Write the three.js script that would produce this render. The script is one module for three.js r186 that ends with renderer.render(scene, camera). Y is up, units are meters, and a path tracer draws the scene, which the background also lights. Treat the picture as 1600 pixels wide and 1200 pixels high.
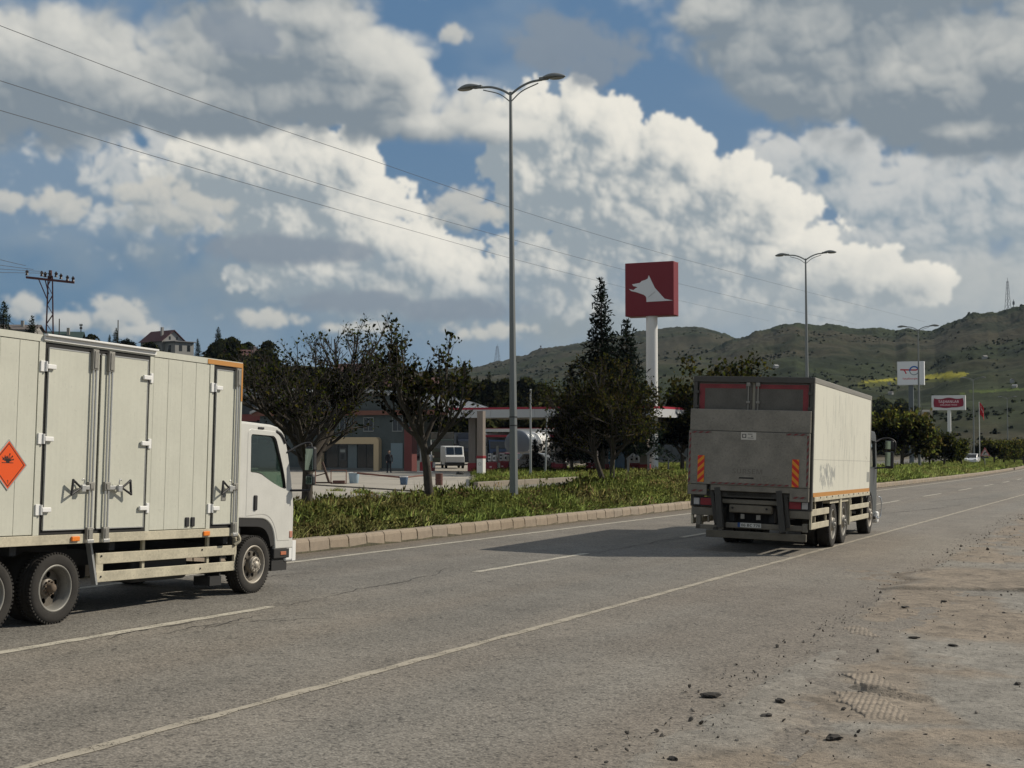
import * as THREE from 'three';
import { mergeGeometries } from 'three/addons/utils/BufferGeometryUtils.js';
import { RoundedBoxGeometry } from 'three/addons/geometries/RoundedBoxGeometry.js';

const { PI, sin, cos, tan, atan2, sqrt, abs, min, max, exp, floor, hypot, pow } = Math;
const V = (x, y, z) => new THREE.Vector3(x, y, z);
const clamp = (x, a = 0, b = 1) => x < a ? a : x > b ? b : x;
const sstep = (a, b, x) => { const t = clamp((x - a) / (b - a)); return t * t * (3 - 2 * t); };
const mix = (a, b, t) => a + (b - a) * t;
function rng(seed) { let a = seed >>> 0; return () => { a = (a + 0x6D2B79F5) | 0; let t = Math.imul(a ^ (a >>> 15), 1 | a); t = (t + Math.imul(t ^ (t >>> 7), 61 | t)) ^ t; return ((t ^ (t >>> 14)) >>> 0) / 4294967296; }; }
const h2 = (x, y) => { let h = Math.imul(x | 0, 374761393) ^ Math.imul(y | 0, 668265263); h = Math.imul(h ^ (h >>> 13), 1274126177); return ((h ^ (h >>> 16)) >>> 0) / 4294967296; };
function vn(x, y) { const i = floor(x), j = floor(y), u = x - i, v = y - j, a = u * u * u * (u * (u * 6 - 15) + 10), b = v * v * v * (v * (v * 6 - 15) + 10); return mix(mix(h2(i, j), h2(i + 1, j), a), mix(h2(i, j + 1), h2(i + 1, j + 1), a), b); }
function fbm(x, y, o = 5, g = 0.5) { let s = 0, a = 1, n = 0; for (let i = 0; i < o; i++) { s += a * vn(x, y); n += a; a *= g; const t = x * 1.62 - y * 1.18 + 17.3; y = x * 1.18 + y * 1.62 + 9.1; x = t; } return s / n; }
function billow(x, y, o = 5, g = 0.5) { let s = 0, a = 1, n = 0; for (let i = 0; i < o; i++) { s += a * (1 - abs(2 * vn(x, y) - 1)); n += a; a *= g; const t = x * 1.62 - y * 1.18 + 5.7; y = x * 1.18 + y * 1.62 + 3.3; x = t; } return s / n; }

// ---------------------------------------------------------------- camera, sun, sky
const scene = new THREE.Scene();
const F = 2200, TILT = Math.atan(85 / F), EYE = 2.2;
const camera = new THREE.PerspectiveCamera(2 * Math.atan(600 / F) * 180 / PI, 4 / 3, 0.1, 9000);
camera.position.set(0, EYE, 0);
camera.lookAt(0, EYE + tan(TILT), -1);
const renderer = new THREE.WebGLRenderer({ antialias: true });
renderer.toneMapping = THREE.LinearToneMapping;
renderer.toneMappingExposure = 1.0;
renderer.shadowMap.enabled = true;
const SUN = V(0.763, 0.600, -0.240).normalize();
const sun = new THREE.DirectionalLight(new THREE.Color(1.0, 0.91, 0.77), 4.2);
sun.position.copy(SUN).multiplyScalar(300).add(V(0, 0, -60));
sun.target.position.set(0, 0, -60); scene.add(sun.target);
sun.castShadow = true; sun.shadow.mapSize.set(4096, 4096);
Object.assign(sun.shadow.camera, { left: -120, right: 120, top: 120, bottom: -120, near: 10, far: 700 });
scene.add(sun);

// places: X right, Z ahead of the photographer; three.js z = -Z
const W = (X, Y, Z) => V(X, Y, -Z);
function ray(px, py) { const u = (px - 800) / F, v = -(py - 600) / F; return [u, v * cos(TILT) + sin(TILT), cos(TILT) - v * sin(TILT)]; }
function at(px, py, Z) { const d = ray(px, py), k = Z / d[2]; return W(d[0] * k, EYE + d[1] * k, Z); }

// sky: clear air plus cumulus, laid out by compass bearing and height (degrees right of ahead, degrees up)
const DEG = 180 / PI;
const blobs = (list) => list.map(([px, py, rx, ry, w = 1]) => { const u = (px - 800) / F, k = DEG / F / sqrt(1 + u * u); return [Math.atan(u) * DEG, Math.atan((685 - py) / F / sqrt(1 + u * u)) * DEG, rx * k, ry * k, w]; });
function cell(x, y, s) { const i = floor(x), j = floor(y); let m = 9; for (let b = -1; b < 2; b++) for (let a = -1; a < 2; a++) { const p = i + a, q = j + b, ux = p + h2(p + s, q) - x, uy = q + h2(q - s, p + 91) - y, d = ux * ux + uy * uy; if (d < m) m = d; } return m; }
function lumps(x, y, s) { let t = 0, a = 1; for (let i = 0; i < 4; i++) { t += a * (1 - min(1, cell(x, y, s + i * 13) * 1.25)); a *= .52; const q = x * 1.9 - y * .8 + 4.1; y = x * .8 + y * 1.9 + 2.7; x = q; } return t / 1.9; }
const SKYBANKS = [
  { // far pale broken cloud at the right and left
    b: blobs([[1290, 235, 120, 46], [1400, 300, 190, 50, .8], [1560, 265, 150, 60, .8], [1560, 350, 190, 60, .8], [1380, 370, 150, 40, .8], [1660, 300, 160, 80], [1480, 430, 260, 50, .9], [1750, 420, 200, 80, .8], [300, 250, 170, 60, .6], [230, 310, 100, 50, .4]]),
    f: .8, warp: .6, amp: .95, soft: .5, k: .55, nb: .8, lit: [.68, .67, .63], sh: [.33, .385, .42], op: .85, L: [.6, .8] },
  { // soft haze sheets low down
    b: blobs([[1300, 470, 460, 90, 1], [980, 500, 260, 70, .7], [1540, 470, 320, 90, .9]]),
    f: .3, warp: .4, amp: .5, soft: 1.0, k: .3, nb: .15, lit: [.47, .49, .48], sh: [.375, .42, .44], op: .8, L: [.8, .6] },
  { // blue grey sheets at the left
    b: blobs([[620, 470, 320, 70, .8], [880, 510, 260, 50, .8], [330, 440, 240, 70, .5], [200, 400, 200, 60, .4]]),
    f: .3, warp: .4, amp: .5, soft: 1.0, k: .3, nb: .15, lit: [.30, .345, .37], sh: [.20, .255, .29], op: .8, L: [.8, .6] },
  { // great cumulus banks
    b: blobs([[400, 265, 150, 62], [480, 275, 112, 82], [548, 262, 52, 62], [572, 250, 22, 44], [540, 340, 110, 70], [630, 395, 96, 56], [700, 430, 80, 42], [742, 450, 46, 22], [450, 350, 100, 60], [520, 430, 140, 40, .9], [600, 455, 120, 34, .8],
      [845, 200, 75, 62], [905, 168, 38, 44], [955, 198, 44, 48], [985, 240, 24, 30], [1045, 225, 46, 44], [1090, 250, 48, 42], [1150, 300, 70, 54], [1215, 332, 64, 50], [1265, 388, 50, 38], [1000, 330, 160, 90, .95], [1110, 390, 180, 76], [900, 290, 120, 80, .9], [900, 420, 140, 60, .7], [960, 260, 70, 60, .9], [1240, 430, 110, 46], [1340, 425, 76, 42], [1430, 442, 76, 30], [820, 260, 60, 60, .8], [1190, 470, 160, 44, .8],
      [-330, 560, 120, 60], [-300, 420, 200, 90], [-420, 250, 180, 100], [1900, 480, 160, 60], [2100, 300, 200, 110]]),
    f: .85, warp: .3, amp: .66, soft: .09, k: .9, nb: 1.0, lit: [.86, .825, .735], sh: [.30, .35, .385], op: 1, L: [.82, .57], fade: [3.6, 7.4] },
  { // nearer broken stratocumulus, dark beneath
    b: blobs([[60, 110, 240, 110], [300, 150, 300, 62], [520, 155, 260, 58], [660, 190, 150, 30, .9], [400, 70, 150, 90], [540, 85, 120, 72], [615, 105, 58, 50], [480, 25, 130, 50], [780, 198, 80, 22],
      [1280, 60, 200, 100], [1450, 120, 240, 112], [1620, 110, 240, 130], [1130, 15, 80, 40], [1500, 205, 160, 36], [1240, 130, 100, 54], [-200, 120, 260, 130], [1900, 120, 260, 130], [1400, -80, 420, 110], [300, -110, 420, 90], [820, -160, 300, 60], [-500, -100, 300, 140]]),
    f: .42, warp: .5, amp: .6, soft: .5, k: 1.1, nb: .65, fine: .05, lit: [.78, .76, .69], sh: [.215, .26, .30], op: 1, L: [.5, .87] },
  { // small puffs
    b: blobs([[90, 322, 44, 27], [8, 313, 26, 16], [728, 328, 58, 34], [270, 335, 84, 30], [235, 300, 60, 26, .8], [310, 320, 50, 22], [415, 497, 54, 14, .8], [172, 492, 54, 28], [120, 502, 60, 16, .8], [215, 515, 40, 18, .8], [36, 478, 30, 20], [705, 48, 24, 13, .7], [560, 512, 50, 10, .6], [760, 517, 70, 12, .6], [-90, 420, 60, 28]]),
    f: 1.25, warp: .35, amp: .8, soft: .5, k: 1.3, nb: .9, lit: [.60, .585, .53], sh: [.27, .32, .355], op: .85, L: [.6, .8] },
  { // dark scraps in front
    b: blobs([[376, 48, 58, 40], [335, 30, 36, 26], [410, 62, 28, 22], [870, 62, 80, 52], [930, 100, 60, 34, .7], [960, 72, 60, 34, .6], [430, 388, 130, 26, .9], [520, 392, 80, 18, .8], [560, 472, 120, 20, .8], [700, 482, 130, 20, .75]]),
    f: .9, warp: .5, amp: .5, soft: .55, k: .4, nb: .35, lit: [.24, .285, .335], sh: [.19, .235, .29], op: .85, L: [.6, .8] },
];
function bankDensity(L, x, y) {
  let m = -3, acc = 0;
  for (const b of L.b) {
    const ex = (x - b[0]) / b[2], ey = (y - b[1]) / b[3], r2 = ex * ex + ey * ey;
    if (r2 > 5) continue;
    const d = (1 - sqrt(r2)) * b[4]; if (d > m) m = d; if (d > -.3) acc += (d + .3);
  }
  if (m < -.9) return -1;
  m += .10 * min(acc, 2);
  const wx = (fbm(x * .7 + 3, y * .7, 3) - .5) * L.warp * 2, wy = (fbm(x * .7 + 40, y * .7 + 9, 3) - .5) * L.warp * 2;
  return m + (lumps((x + wx) * L.f + 31, (y + wy) * L.f * 1.1 + 7, 3) - .60) * L.amp * 1.6 + (fbm(x * L.f * 6, y * L.f * 6, 3) - .5) * (L.fine ?? .16);
}
function skyColor(x, y, out) {
  const t = clamp(y / 40), hz = exp(-max(0, y) / 7.5);
  let r = mix(mix(.118, .070, t), .245, hz * .9), g = mix(mix(.222, .160, t), .315, hz * .9), b = mix(mix(.360, .320, t), .375, hz * .9);
  const lf = sstep(4, -18, x) * hz; r -= .10 * lf; g -= .085 * lf; b -= .075 * lf; const rf = sstep(-2, 16, x) * hz; r += .07 * rf; g += .06 * rf; b += .035 * rf;
  const vz = sstep(.45, .75, fbm(x * .16 + 3, y * .3 + 8, 4)) * .35; r = mix(r, .33, vz); g = mix(g, .39, vz); b = mix(b, .44, vz);
  for (const L of SKYBANKS) {
    const d = bankDensity(L, x, y); if (d <= 0) continue;
    const a = sstep(0, L.soft, d) * L.op * (L.fade ? mix(.12, 1, sstep(L.fade[0], L.fade[1], y + (fbm(x * .4, y * .6 + 20, 3) - .5) * 3)) : 1), [lx, ly] = L.L; let od = 0;
    for (let i = 1; i <= 6; i++) { const st = .07 * i * i; const q = bankDensity(L, x + lx * st, y + ly * st); if (q > 0) od += q * (.08 + .09 * i); }
    const e = .10, gx = bankDensity(L, x + e * lx, y + e * ly), g2 = bankDensity(L, x + .35 * lx, y + .35 * ly), g3 = bankDensity(L, x + 1.0 * lx, y + 1.0 * ly), g4 = bankDensity(L, x + 2.3 * lx, y + 2.3 * ly);
    let li = exp(-L.k * od * .95) * .98 + L.nb * (clamp((d - gx) * 1.1, -.24, .2) + clamp((d - g2) * .36, -.18, .2) + clamp((d - g3) * .34, -.26, .26) + clamp((d - g4) * .22, -.26, .18));
    li += .10 * sstep(.25, 0, d); li = max(0, li); li = li < .45 ? li : .45 + .62 * (1 - exp(-(li - .45) / .68));
    r = mix(r, mix(L.sh[0], L.lit[0], li), a); g = mix(g, mix(L.sh[1], L.lit[1], li), a); b = mix(b, mix(L.sh[2], L.lit[2], li), a);
  }
  out[0] = r; out[1] = g; out[2] = b;
}
{
  const SW = 4096, SH = 2048, data = new Float32Array(SW * SH * 4), c = [0, 0, 0], wide = [0, 0, 0];
  // coarse wide sky first: the same kind of broken cumulus all round
  const CW = 512, CH = 256, coarse = new Float32Array(CW * CH * 3);
  for (let j = 0; j < CH; j++) for (let i = 0; i < CW; i++) {
    const el = (j + .5) / CH * 180 - 90, az = (i + .5) / CW * 360 - 180, o = (j * CW + i) * 3;
    const e = max(el, 0), t = clamp(e / 40), hz = exp(-e / 7.5);
    let r = mix(mix(.118, .070, t), .245, hz * .9), g = mix(mix(.222, .160, t), .315, hz * .9), b = mix(mix(.360, .320, t), .375, hz * .9);
    const k = 1 / (sin((e + 6) * PI / 180)), X = cos(az * PI / 180) * k * 1.1, Y = sin(az * PI / 180) * k * 1.1;
    const d = fbm(X, Y, 5) - .40, d2 = fbm(X + .2, Y + .14, 5) - .40;
    const a = sstep(0, .10, d), li = clamp(.55 + (d - d2) * 4 - max(0, d) * 1.2);
    r = mix(r, mix(.30, .68, li), a); g = mix(g, mix(.335, .65, li), a); b = mix(b, mix(.365, .58, li), a);
    coarse[o] = r; coarse[o + 1] = g; coarse[o + 2] = b;
  }
  for (let j = 0; j < SH; j++) {
    const el = (j + .5) / SH * 180 - 90;
    for (let i = 0; i < SW; i++) {
      const az = (i + .5) / SW * 360 - 180;            // atan2(z, x)
      const o = (j * SW + i) * 4;
      const fi = clamp((i + .5) / SW * CW - .5, 0, CW - 1.001), fj = clamp((j + .5) / SH * CH - .5, 0, CH - 1.001), a0 = floor(fi), b0 = floor(fj), u = fi - a0, v = fj - b0;
      for (let q = 0; q < 3; q++) { const p = (b0 * CW + a0) * 3 + q; wide[q] = mix(mix(coarse[p], coarse[p + 3], u), mix(coarse[p + CW * 3], coarse[p + CW * 3 + 3], u), v); }
      const right = az + 90;                             // ahead is -z, that is -90 degrees
      const inView = sstep(34, 27, abs(right)) * sstep(32, 25, el);
      if (inView > 0 && el > -1.5) {
        skyColor(right, max(el, 0), c);
        for (let q = 0; q < 3; q++) wide[q] = mix(wide[q], c[q], inView);
      }
      data[o] = wide[0]; data[o + 1] = wide[1]; data[o + 2] = wide[2]; data[o + 3] = 1;
    }
  }
  const tex = new THREE.DataTexture(data, SW, SH, THREE.RGBAFormat, THREE.FloatType);
  tex.mapping = THREE.EquirectangularReflectionMapping; tex.magFilter = THREE.LinearFilter; tex.minFilter = THREE.LinearFilter; tex.needsUpdate = true;
  scene.background = tex; scene.environment = tex;
}

// ---------------------------------------------------------------- naming and geometry tools
const used = new Map();
function numbered(name) { const n = used.get(name) ?? 0; used.set(name, n + 1); return n ? name + '_' + String(n).padStart(3, '0') : name; }
function tag(o, label, category, group, kind) { if (label) o.userData.label = label; if (category) o.userData.category = category; if (group) o.userData.group = group; if (kind) o.userData.kind = kind; return o; }
function thing(name, label, category, pos, turn = 0, group) { const g = new THREE.Group(); g.name = numbered(name); if (pos) g.position.copy(pos); g.rotation.y = turn; scene.add(g); return tag(g, label, category, group); }
function part(name, geo, mat, parent, label) { const m = new THREE.Mesh(Array.isArray(geo) ? merge(geo) : geo, mat); m.name = name; if (label) m.userData.label = label; parent.add(m); return m; }
function solo(name, geo, mat, label, category, group, kind) { const m = new THREE.Mesh(Array.isArray(geo) ? merge(geo) : geo, mat); m.name = numbered(name); scene.add(m); return tag(m, label, category, group, kind); }
const struct = (name, geo, mat, label) => solo(name, geo, mat, label, null, null, 'structure');
function copyOf(root, pos, turn, label, group, s = 1) { const r = root.clone(); r.name = numbered(root.name.replace(/_\d{3}$/, '')); r.position.copy(pos); r.rotation.set(0, turn, 0); r.scale.setScalar(s); r.userData = { ...root.userData }; if (label) r.userData.label = label; if (group) r.userData.group = group; scene.add(r); return r; }
function prep(g) { const q = g.index ? g.toNonIndexed() : g; for (const k of Object.keys(q.attributes)) if (!['position', 'normal', 'uv'].includes(k)) q.deleteAttribute(k); return q; }
function merge(list) { if (list.length === 1) return list[0]; const col = list.every((g) => g.attributes.color); return mergeGeometries(list.map((g) => { const c = col && (g.index ? g.toNonIndexed() : g); return col ? c : prep(g); }), false); }
function box(x0, x1, y0, y1, z0, z1) { return new THREE.BoxGeometry(abs(x1 - x0), abs(y1 - y0), abs(z1 - z0)).translate((x0 + x1) / 2, (y0 + y1) / 2, (z0 + z1) / 2); }
// a box in a vehicle's frame: l to the right, y up, s forward (three.js z = -s)
const B = (l0, l1, y0, y1, s0, s1) => box(l0, l1, y0, y1, -s0, -s1);
function RB(l0, l1, y0, y1, s0, s1, r = .015, seg = 2) { const w = abs(l1 - l0), h = abs(y1 - y0), d = abs(s1 - s0); return new RoundedBoxGeometry(w, h, d, seg, min(r, w * .45, h * .45, d * .45)).translate((l0 + l1) / 2, (y0 + y1) / 2, -(s0 + s1) / 2); }
const UPV = V(0, 1, 0);
function bar(a, b, r0, r1 = r0, n = 8, open = false) { const d = b.clone().sub(a), L = d.length(); const g = new THREE.CylinderGeometry(r1, r0, L, n, 1, open); g.applyQuaternion(new THREE.Quaternion().setFromUnitVectors(UPV, d.normalize())); const m = a.clone().add(b).multiplyScalar(.5); return g.translate(m.x, m.y, m.z); }
function beam(a, b, w, h) { const d = b.clone().sub(a), L = d.length(); const g = new THREE.BoxGeometry(w, h, L); const m = new THREE.Matrix4().lookAt(a, b, abs(d.y) > .95 * L ? V(1, 0, 0) : UPV); g.applyMatrix4(m); const c = a.clone().add(b).multiplyScalar(.5); return g.translate(c.x, c.y, c.z); }
function tube(pts, r, n = 6, seg) { return new THREE.TubeGeometry(new THREE.CatmullRomCurve3(pts), seg ?? pts.length * 4, r, n); }
function latheX(pts, n = 48, dir = 1) { const g = new THREE.LatheGeometry(pts.map(([r, x]) => new THREE.Vector2(r, x)), n); g.rotateZ(-PI / 2 * dir); return g; } // profile [radius, along x]
function metres(g, k = 1, ox = 0, oy = 0) { g = g.index ? g.toNonIndexed() : g; const p = g.attributes.position, n = g.attributes.normal, uv = new Float32Array(p.count * 2); for (let i = 0; i < p.count; i++) { const ax = abs(n.getX(i)), ay = abs(n.getY(i)), az = abs(n.getZ(i)); let u, v; if (ax >= ay && ax >= az) { u = p.getZ(i); v = p.getY(i); } else if (ay >= az) { u = p.getX(i); v = p.getZ(i); } else { u = p.getX(i); v = p.getY(i); } uv[i * 2] = u * k + ox; uv[i * 2 + 1] = v * k + oy; } g.setAttribute('uv', new THREE.BufferAttribute(uv, 2)); return g; }
function poly(pts) { const s = new THREE.Shape(); pts.forEach(([x, y], i) => i ? s.lineTo(x, y) : s.moveTo(x, y)); s.closePath(); return s; }
function extr(shape, depth, bevel = 0, seg = 1, curve = 8) { return new THREE.ExtrudeGeometry(shape, { depth, bevelEnabled: bevel > 0, bevelSize: bevel, bevelThickness: bevel, bevelOffset: -bevel, bevelSegments: seg, curveSegments: curve }); }
// a shape drawn in (s, y) set up as a side panel between l0 and l1
function sidePanel(shape, l0, l1, bevel = 0, seg = 1) { const g = extr(shape, l1 - l0 - 2 * bevel, bevel, seg, 10); g.translate(0, 0, bevel); g.rotateY(PI / 2); return g.translate(l0, 0, 0); } // shape x -> -z (forward), depth -> +x
function grid(us, vs, f, flip) { const nu = us.length, nv = vs.length, pos = new Float32Array(nu * nv * 3), uv = new Float32Array(nu * nv * 2), col = new Float32Array(nu * nv * 3), idx = []; let hasCol = false; for (let j = 0; j < nv; j++) for (let i = 0; i < nu; i++) { const o = j * nu + i, r = f(us[i], vs[j]); pos.set(r.p, o * 3); uv.set(r.uv ?? [us[i], vs[j]], o * 2); if (r.c) { col.set(r.c, o * 3); hasCol = true; } if (i && j) { const a = o - nu - 1, b = o - nu, c = o - 1; if (flip) idx.push(a, b, c, b, o, c); else idx.push(a, c, b, b, c, o); } } const g = new THREE.BufferGeometry(); g.setAttribute('position', new THREE.BufferAttribute(pos, 3)); g.setAttribute('uv', new THREE.BufferAttribute(uv, 2)); if (hasCol) g.setAttribute('color', new THREE.BufferAttribute(col, 3)); g.setIndex(idx); g.computeVertexNormals(); return g; }
function range(a, b, n) { return Array.from({ length: n + 1 }, (_, i) => a + (b - a) * i / n); }
function graded(a, b, d0, grow, dmax = 1e9) { const r = [a]; let d = d0, x = a; while (x < b) { x = min(b, x + d); r.push(x); d = min(d * grow, dmax); } return r; }

// ---------------------------------------------------------------- textures and materials
function dataTex(n, fn, srgb = false) { const d = new Uint8Array(n * n * 4); for (let j = 0; j < n; j++) for (let i = 0; i < n; i++) { const c = fn(i, j), o = (j * n + i) * 4; d[o] = clamp(c[0]) * 255; d[o + 1] = clamp(c[1]) * 255; d[o + 2] = clamp(c[2]) * 255; d[o + 3] = 255; } const t = new THREE.DataTexture(d, n, n); t.wrapS = t.wrapT = THREE.RepeatWrapping; t.magFilter = THREE.LinearFilter; t.minFilter = THREE.LinearMipmapLinearFilter; t.generateMipmaps = true; if (srgb) t.colorSpace = THREE.SRGBColorSpace; t.needsUpdate = true; return t; }
const tileNoise = (n, cells, seed) => { const r = rng(seed), a = Float32Array.from({ length: cells * cells }, r); return (i, j) => { const x = i / n * cells, y = j / n * cells, x0 = floor(x), y0 = floor(y), u = x - x0, v = y - y0, s = u * u * (3 - 2 * u), t = v * v * (3 - 2 * v), g = (p, q) => a[((q % cells) + cells) % cells * cells + ((p % cells) + cells) % cells]; return mix(mix(g(x0, y0), g(x0 + 1, y0), s), mix(g(x0, y0 + 1), g(x0 + 1, y0 + 1), s), t); }; };
function rep(t, x, y = x) { const c = t.clone(); c.repeat.set(x, y); c.needsUpdate = true; return c; }
function canvas(w, h, draw) { const c = document.createElement('canvas'); c.width = w; c.height = h; draw(c.getContext('2d'), w, h); const t = new THREE.CanvasTexture(c); t.colorSpace = THREE.SRGBColorSpace; t.anisotropy = 8; return t; }
const lin = (r, g, b) => new THREE.Color().setRGB(r, g, b);
const M = (c, rough = .8, o = {}) => new THREE.MeshStandardMaterial({ color: lin(...c), roughness: rough, ...o });

// crushed stone seen from above: grains at two sizes
const N = 1024;
const grainA = tileNoise(N, 256, 11), grainB = tileNoise(N, 120, 12), patchA = tileNoise(N, 14, 13), patchB = tileNoise(N, 5, 14), gr = rng(5);
const asphaltH = new Float32Array(N * N);
const asphaltTex = dataTex(N, (i, j) => { const a = grainA(i, j), b = grainB(i, j), s = gr(), p = patchA(i, j) * .6 + patchB(i, j) * .4; let v = .62 + (a - .5) * .42 + (b - .5) * .34 + (s - .5) * .26 + (p - .5) * .16; if (a > .8 && s > .4) v += .22; if (b < .18) v -= .14; asphaltH[j * N + i] = a * .6 + b * .4; return [v, v * .985, v * .955]; });
const asphaltBump = dataTex(N, (i, j) => { const v = asphaltH[j * N + i]; return [v, v, v]; });
const dirtTex = (() => { const a = tileNoise(N, 90, 21), b = tileNoise(N, 300, 22), c = tileNoise(N, 22, 23), d = tileNoise(N, 7, 24), r = rng(9); return dataTex(N, (i, j) => { const s = r(); let v = .66 + (a(i, j) - .5) * .26 + (b(i, j) - .5) * .30 + (c(i, j) - .5) * .22 + (d(i, j) - .5) * .12 + (s - .5) * .14; if (a(i, j) < .16) v -= .14; if (b(i, j) > .86) v += .16; return [v, v * .985, v * .96]; }); })();
const grimeTex = (() => { const n = 512, a = tileNoise(n, 60, 31), b = tileNoise(n, 9, 32), st = tileNoise(n, 128, 33), r = rng(4); return dataTex(n, (i, j) => { const streak = st(i, (j >> 5) * 0 + 3) - .5; let v = .93 + (a(i, j) - .5) * .05 + (b(i, j) - .5) * .07 + streak * .05 + (r() - .5) * .015; if (a(i, j) > .93) v -= .10; return [v, v * .995, v * .975]; }); })();
const scuffTex = (() => { const n = 512, a = tileNoise(n, 48, 41), b = tileNoise(n, 8, 42), c = tileNoise(n, 160, 43), r = rng(6); return dataTex(n, (i, j) => { let v = .80 + (a(i, j) - .5) * .2 + (b(i, j) - .5) * .24 + (c(i, j) - .5) * .12 + (r() - .5) * .04; if (a(i, j) > .84 && c(i, j) > .4) v -= .28; return [v, v * .97, v * .92]; }); })();
const concreteTex = (() => { const n = 512, a = tileNoise(n, 90, 51), b = tileNoise(n, 12, 52), c = tileNoise(n, 200, 53), r = rng(7); return dataTex(n, (i, j) => { const v = .84 + (a(i, j) - .5) * .14 + (b(i, j) - .5) * .14 + (c(i, j) - .5) * .14 + (r() - .5) * .08; return [v, v * .99, v * .97]; }); })();
const barkTex = (() => { const n = 256, a = tileNoise(n, 64, 61), b = tileNoise(n, 16, 62); return dataTex(n, (i, j) => { const v = .7 + (a(i, j >> 2) - .5) * .5 + (b(i, j) - .5) * .3; return [v, v * .97, v * .94]; }); })();

const mt = {
  whiteBox: M([.54, .545, .475], .5, { map: grimeTex }),
  whiteCab: new THREE.MeshPhysicalMaterial({ color: lin(.60, .60, .57), roughness: .42, clearcoat: .45, clearcoatRoughness: .2, map: grimeTex }),
  cream: M([.56, .53, .42], .62, { map: scuffTex }),
  seal: M([.013, .013, .013], .85), black: M([.018, .018, .02], .55), blackRough: M([.022, .022, .022], .85),
  chassis: M([.02, .021, .024], .7), tyre: M([.032, .030, .028], .92, { map: scuffTex }),
  steel: M([.42, .42, .40], .42, { metalness: .75, map: scuffTex }), steelDull: M([.30, .30, .285], .55, { metalness: .3, map: scuffTex }),
  galv: M([.33, .34, .34], .5, { metalness: .35 }), zinc: M([.55, .55, .53], .35, { metalness: .7 }), chrome: M([.8, .8, .8], .12, { metalness: 1 }),
  rimGrey: M([.17, .155, .135], .55, { metalness: .35, map: scuffTex }), rimPale: M([.50, .47, .42], .5, { metalness: .25, map: scuffTex }), rust: M([.15, .115, .085], .85, { map: scuffTex }),
  amber: M([.75, .20, .02], .3), red: M([.33, .015, .02], .35), redDeep: M([.22, .012, .02], .5), white: M([.72, .72, .70], .5), orangeTape: M([.48, .22, .045], .6, { map: grimeTex }),
  glass: new THREE.MeshPhysicalMaterial({ color: lin(.70, .80, .75), roughness: .04, transmission: 1, thickness: 0, ior: 1.5 }),
  glassDark: new THREE.MeshPhysicalMaterial({ color: lin(.02, .025, .03), roughness: .06, specularIntensity: 1 }),
  mirror: M([.75, .77, .77], .05, { metalness: 1 }), mirrorDim: M([.22, .28, .25], .08, { metalness: 1 }), seat: M([.035, .035, .04], .9),
  pole: M([.19, .205, .205], .55, { metalness: .25 }), concrete: M([.36, .34, .30], .9, { map: concreteTex }),
};

// ---------------------------------------------------------------- the road's own frame: s along it, t across it (positive to the right), from the photographer's feet
const RA = 25 * PI / 180, SA = sin(RA), CA = cos(RA), TK = -14.4;
const curve = (s) => { const q = max(0, s - 75); return q * q / 4320; };
const RS = (s, tc) => { const t = tc - curve(s); return [s * SA + t * CA, s * CA - t * SA]; };   // -> X, Z
const toRS = (X, Z) => { const s = X * SA + Z * CA, t = X * CA - Z * SA; return [s, t + curve(s)]; };
const fall = (s) => { if (s <= 230) return -.01057 * s; return -2.431 - (s - 230) * .004; };
const leftY = (s) => s < 55 ? .326 - .01057 * s : s < 230 ? -.255 - .0045 * (s - 55) : -1.04 - (s - 230) * .008;
const roadY = (s, tc) => fall(s) - .02266 * max(tc, TK);
function groundY(s, tc) {
  if (tc >= TK) return roadY(s, tc);
  const r = roadY(s, TK), L = leftY(s);
  if (tc > -14.65) return r + .14;
  const mh = .37 + .40 * sstep(44, 58, s) * sstep(112, 96, s);
  if (tc > -17) return r + mix(.19, mh, sstep(-14.65, -17, tc));
  if (tc > -20.3) return r + mh;
  return mix(r + mh, L, sstep(-20.3, -23.2, tc)) - .03;
}
const gXZ = (X, Z) => groundY(...toRS(X, Z));
const P = (s, tc, up = 0) => { const [X, Z] = RS(s, tc); return W(X, groundY(s, tc) + up, Z); };
const road = (s, tc, up = 0) => { const [X, Z] = RS(s, tc); return W(X, roadY(s, tc) + up, Z); };
function onGround(px, py) { const d = ray(px, py); let k = 5; for (let i = 0; i < 4000; i++) { const X = d[0] * k, Y = EYE + d[1] * k, Z = d[2] * k; if (Y < gXZ(X, Z)) break; k += .05; } return [d[0] * k, d[2] * k]; }
const arr = (v) => [v.x, v.y, v.z];

// wide ground: dry soil with thin grass
{
  const ss = [...graded(-40, 300, 2.5, 1.01, 6), ...graded(310, 1500, 12, 1.08)], ts = [...range(-420, -66, 20), ...range(-60, -15, 60), -14.66, -14.64, -14.41, ...range(-14.39, 40, 30), ...graded(45, 700, 8, 1.25)].sort((a, b) => a - b);
  const g = grid(ss, ts, (s, t) => { const p = P(s, t, -.05); const n = fbm(p.x * .07, p.z * .07, 4), m = fbm(p.x * .5 + 40, p.z * .5, 3); const k = sstep(.35, .65, n); const c = [mix(.085, .15, k), mix(.080, .125, k), mix(.040, .085, k)].map((q) => q * (.75 + .5 * m)); return { p: arr(p), uv: [p.x / 4, p.z / 4], c }; });
  struct('ground', g, M([1.3, 1.3, 1.3].map((x) => min(1, x)), .95, { map: dirtTex, vertexColors: true }));
}
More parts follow.
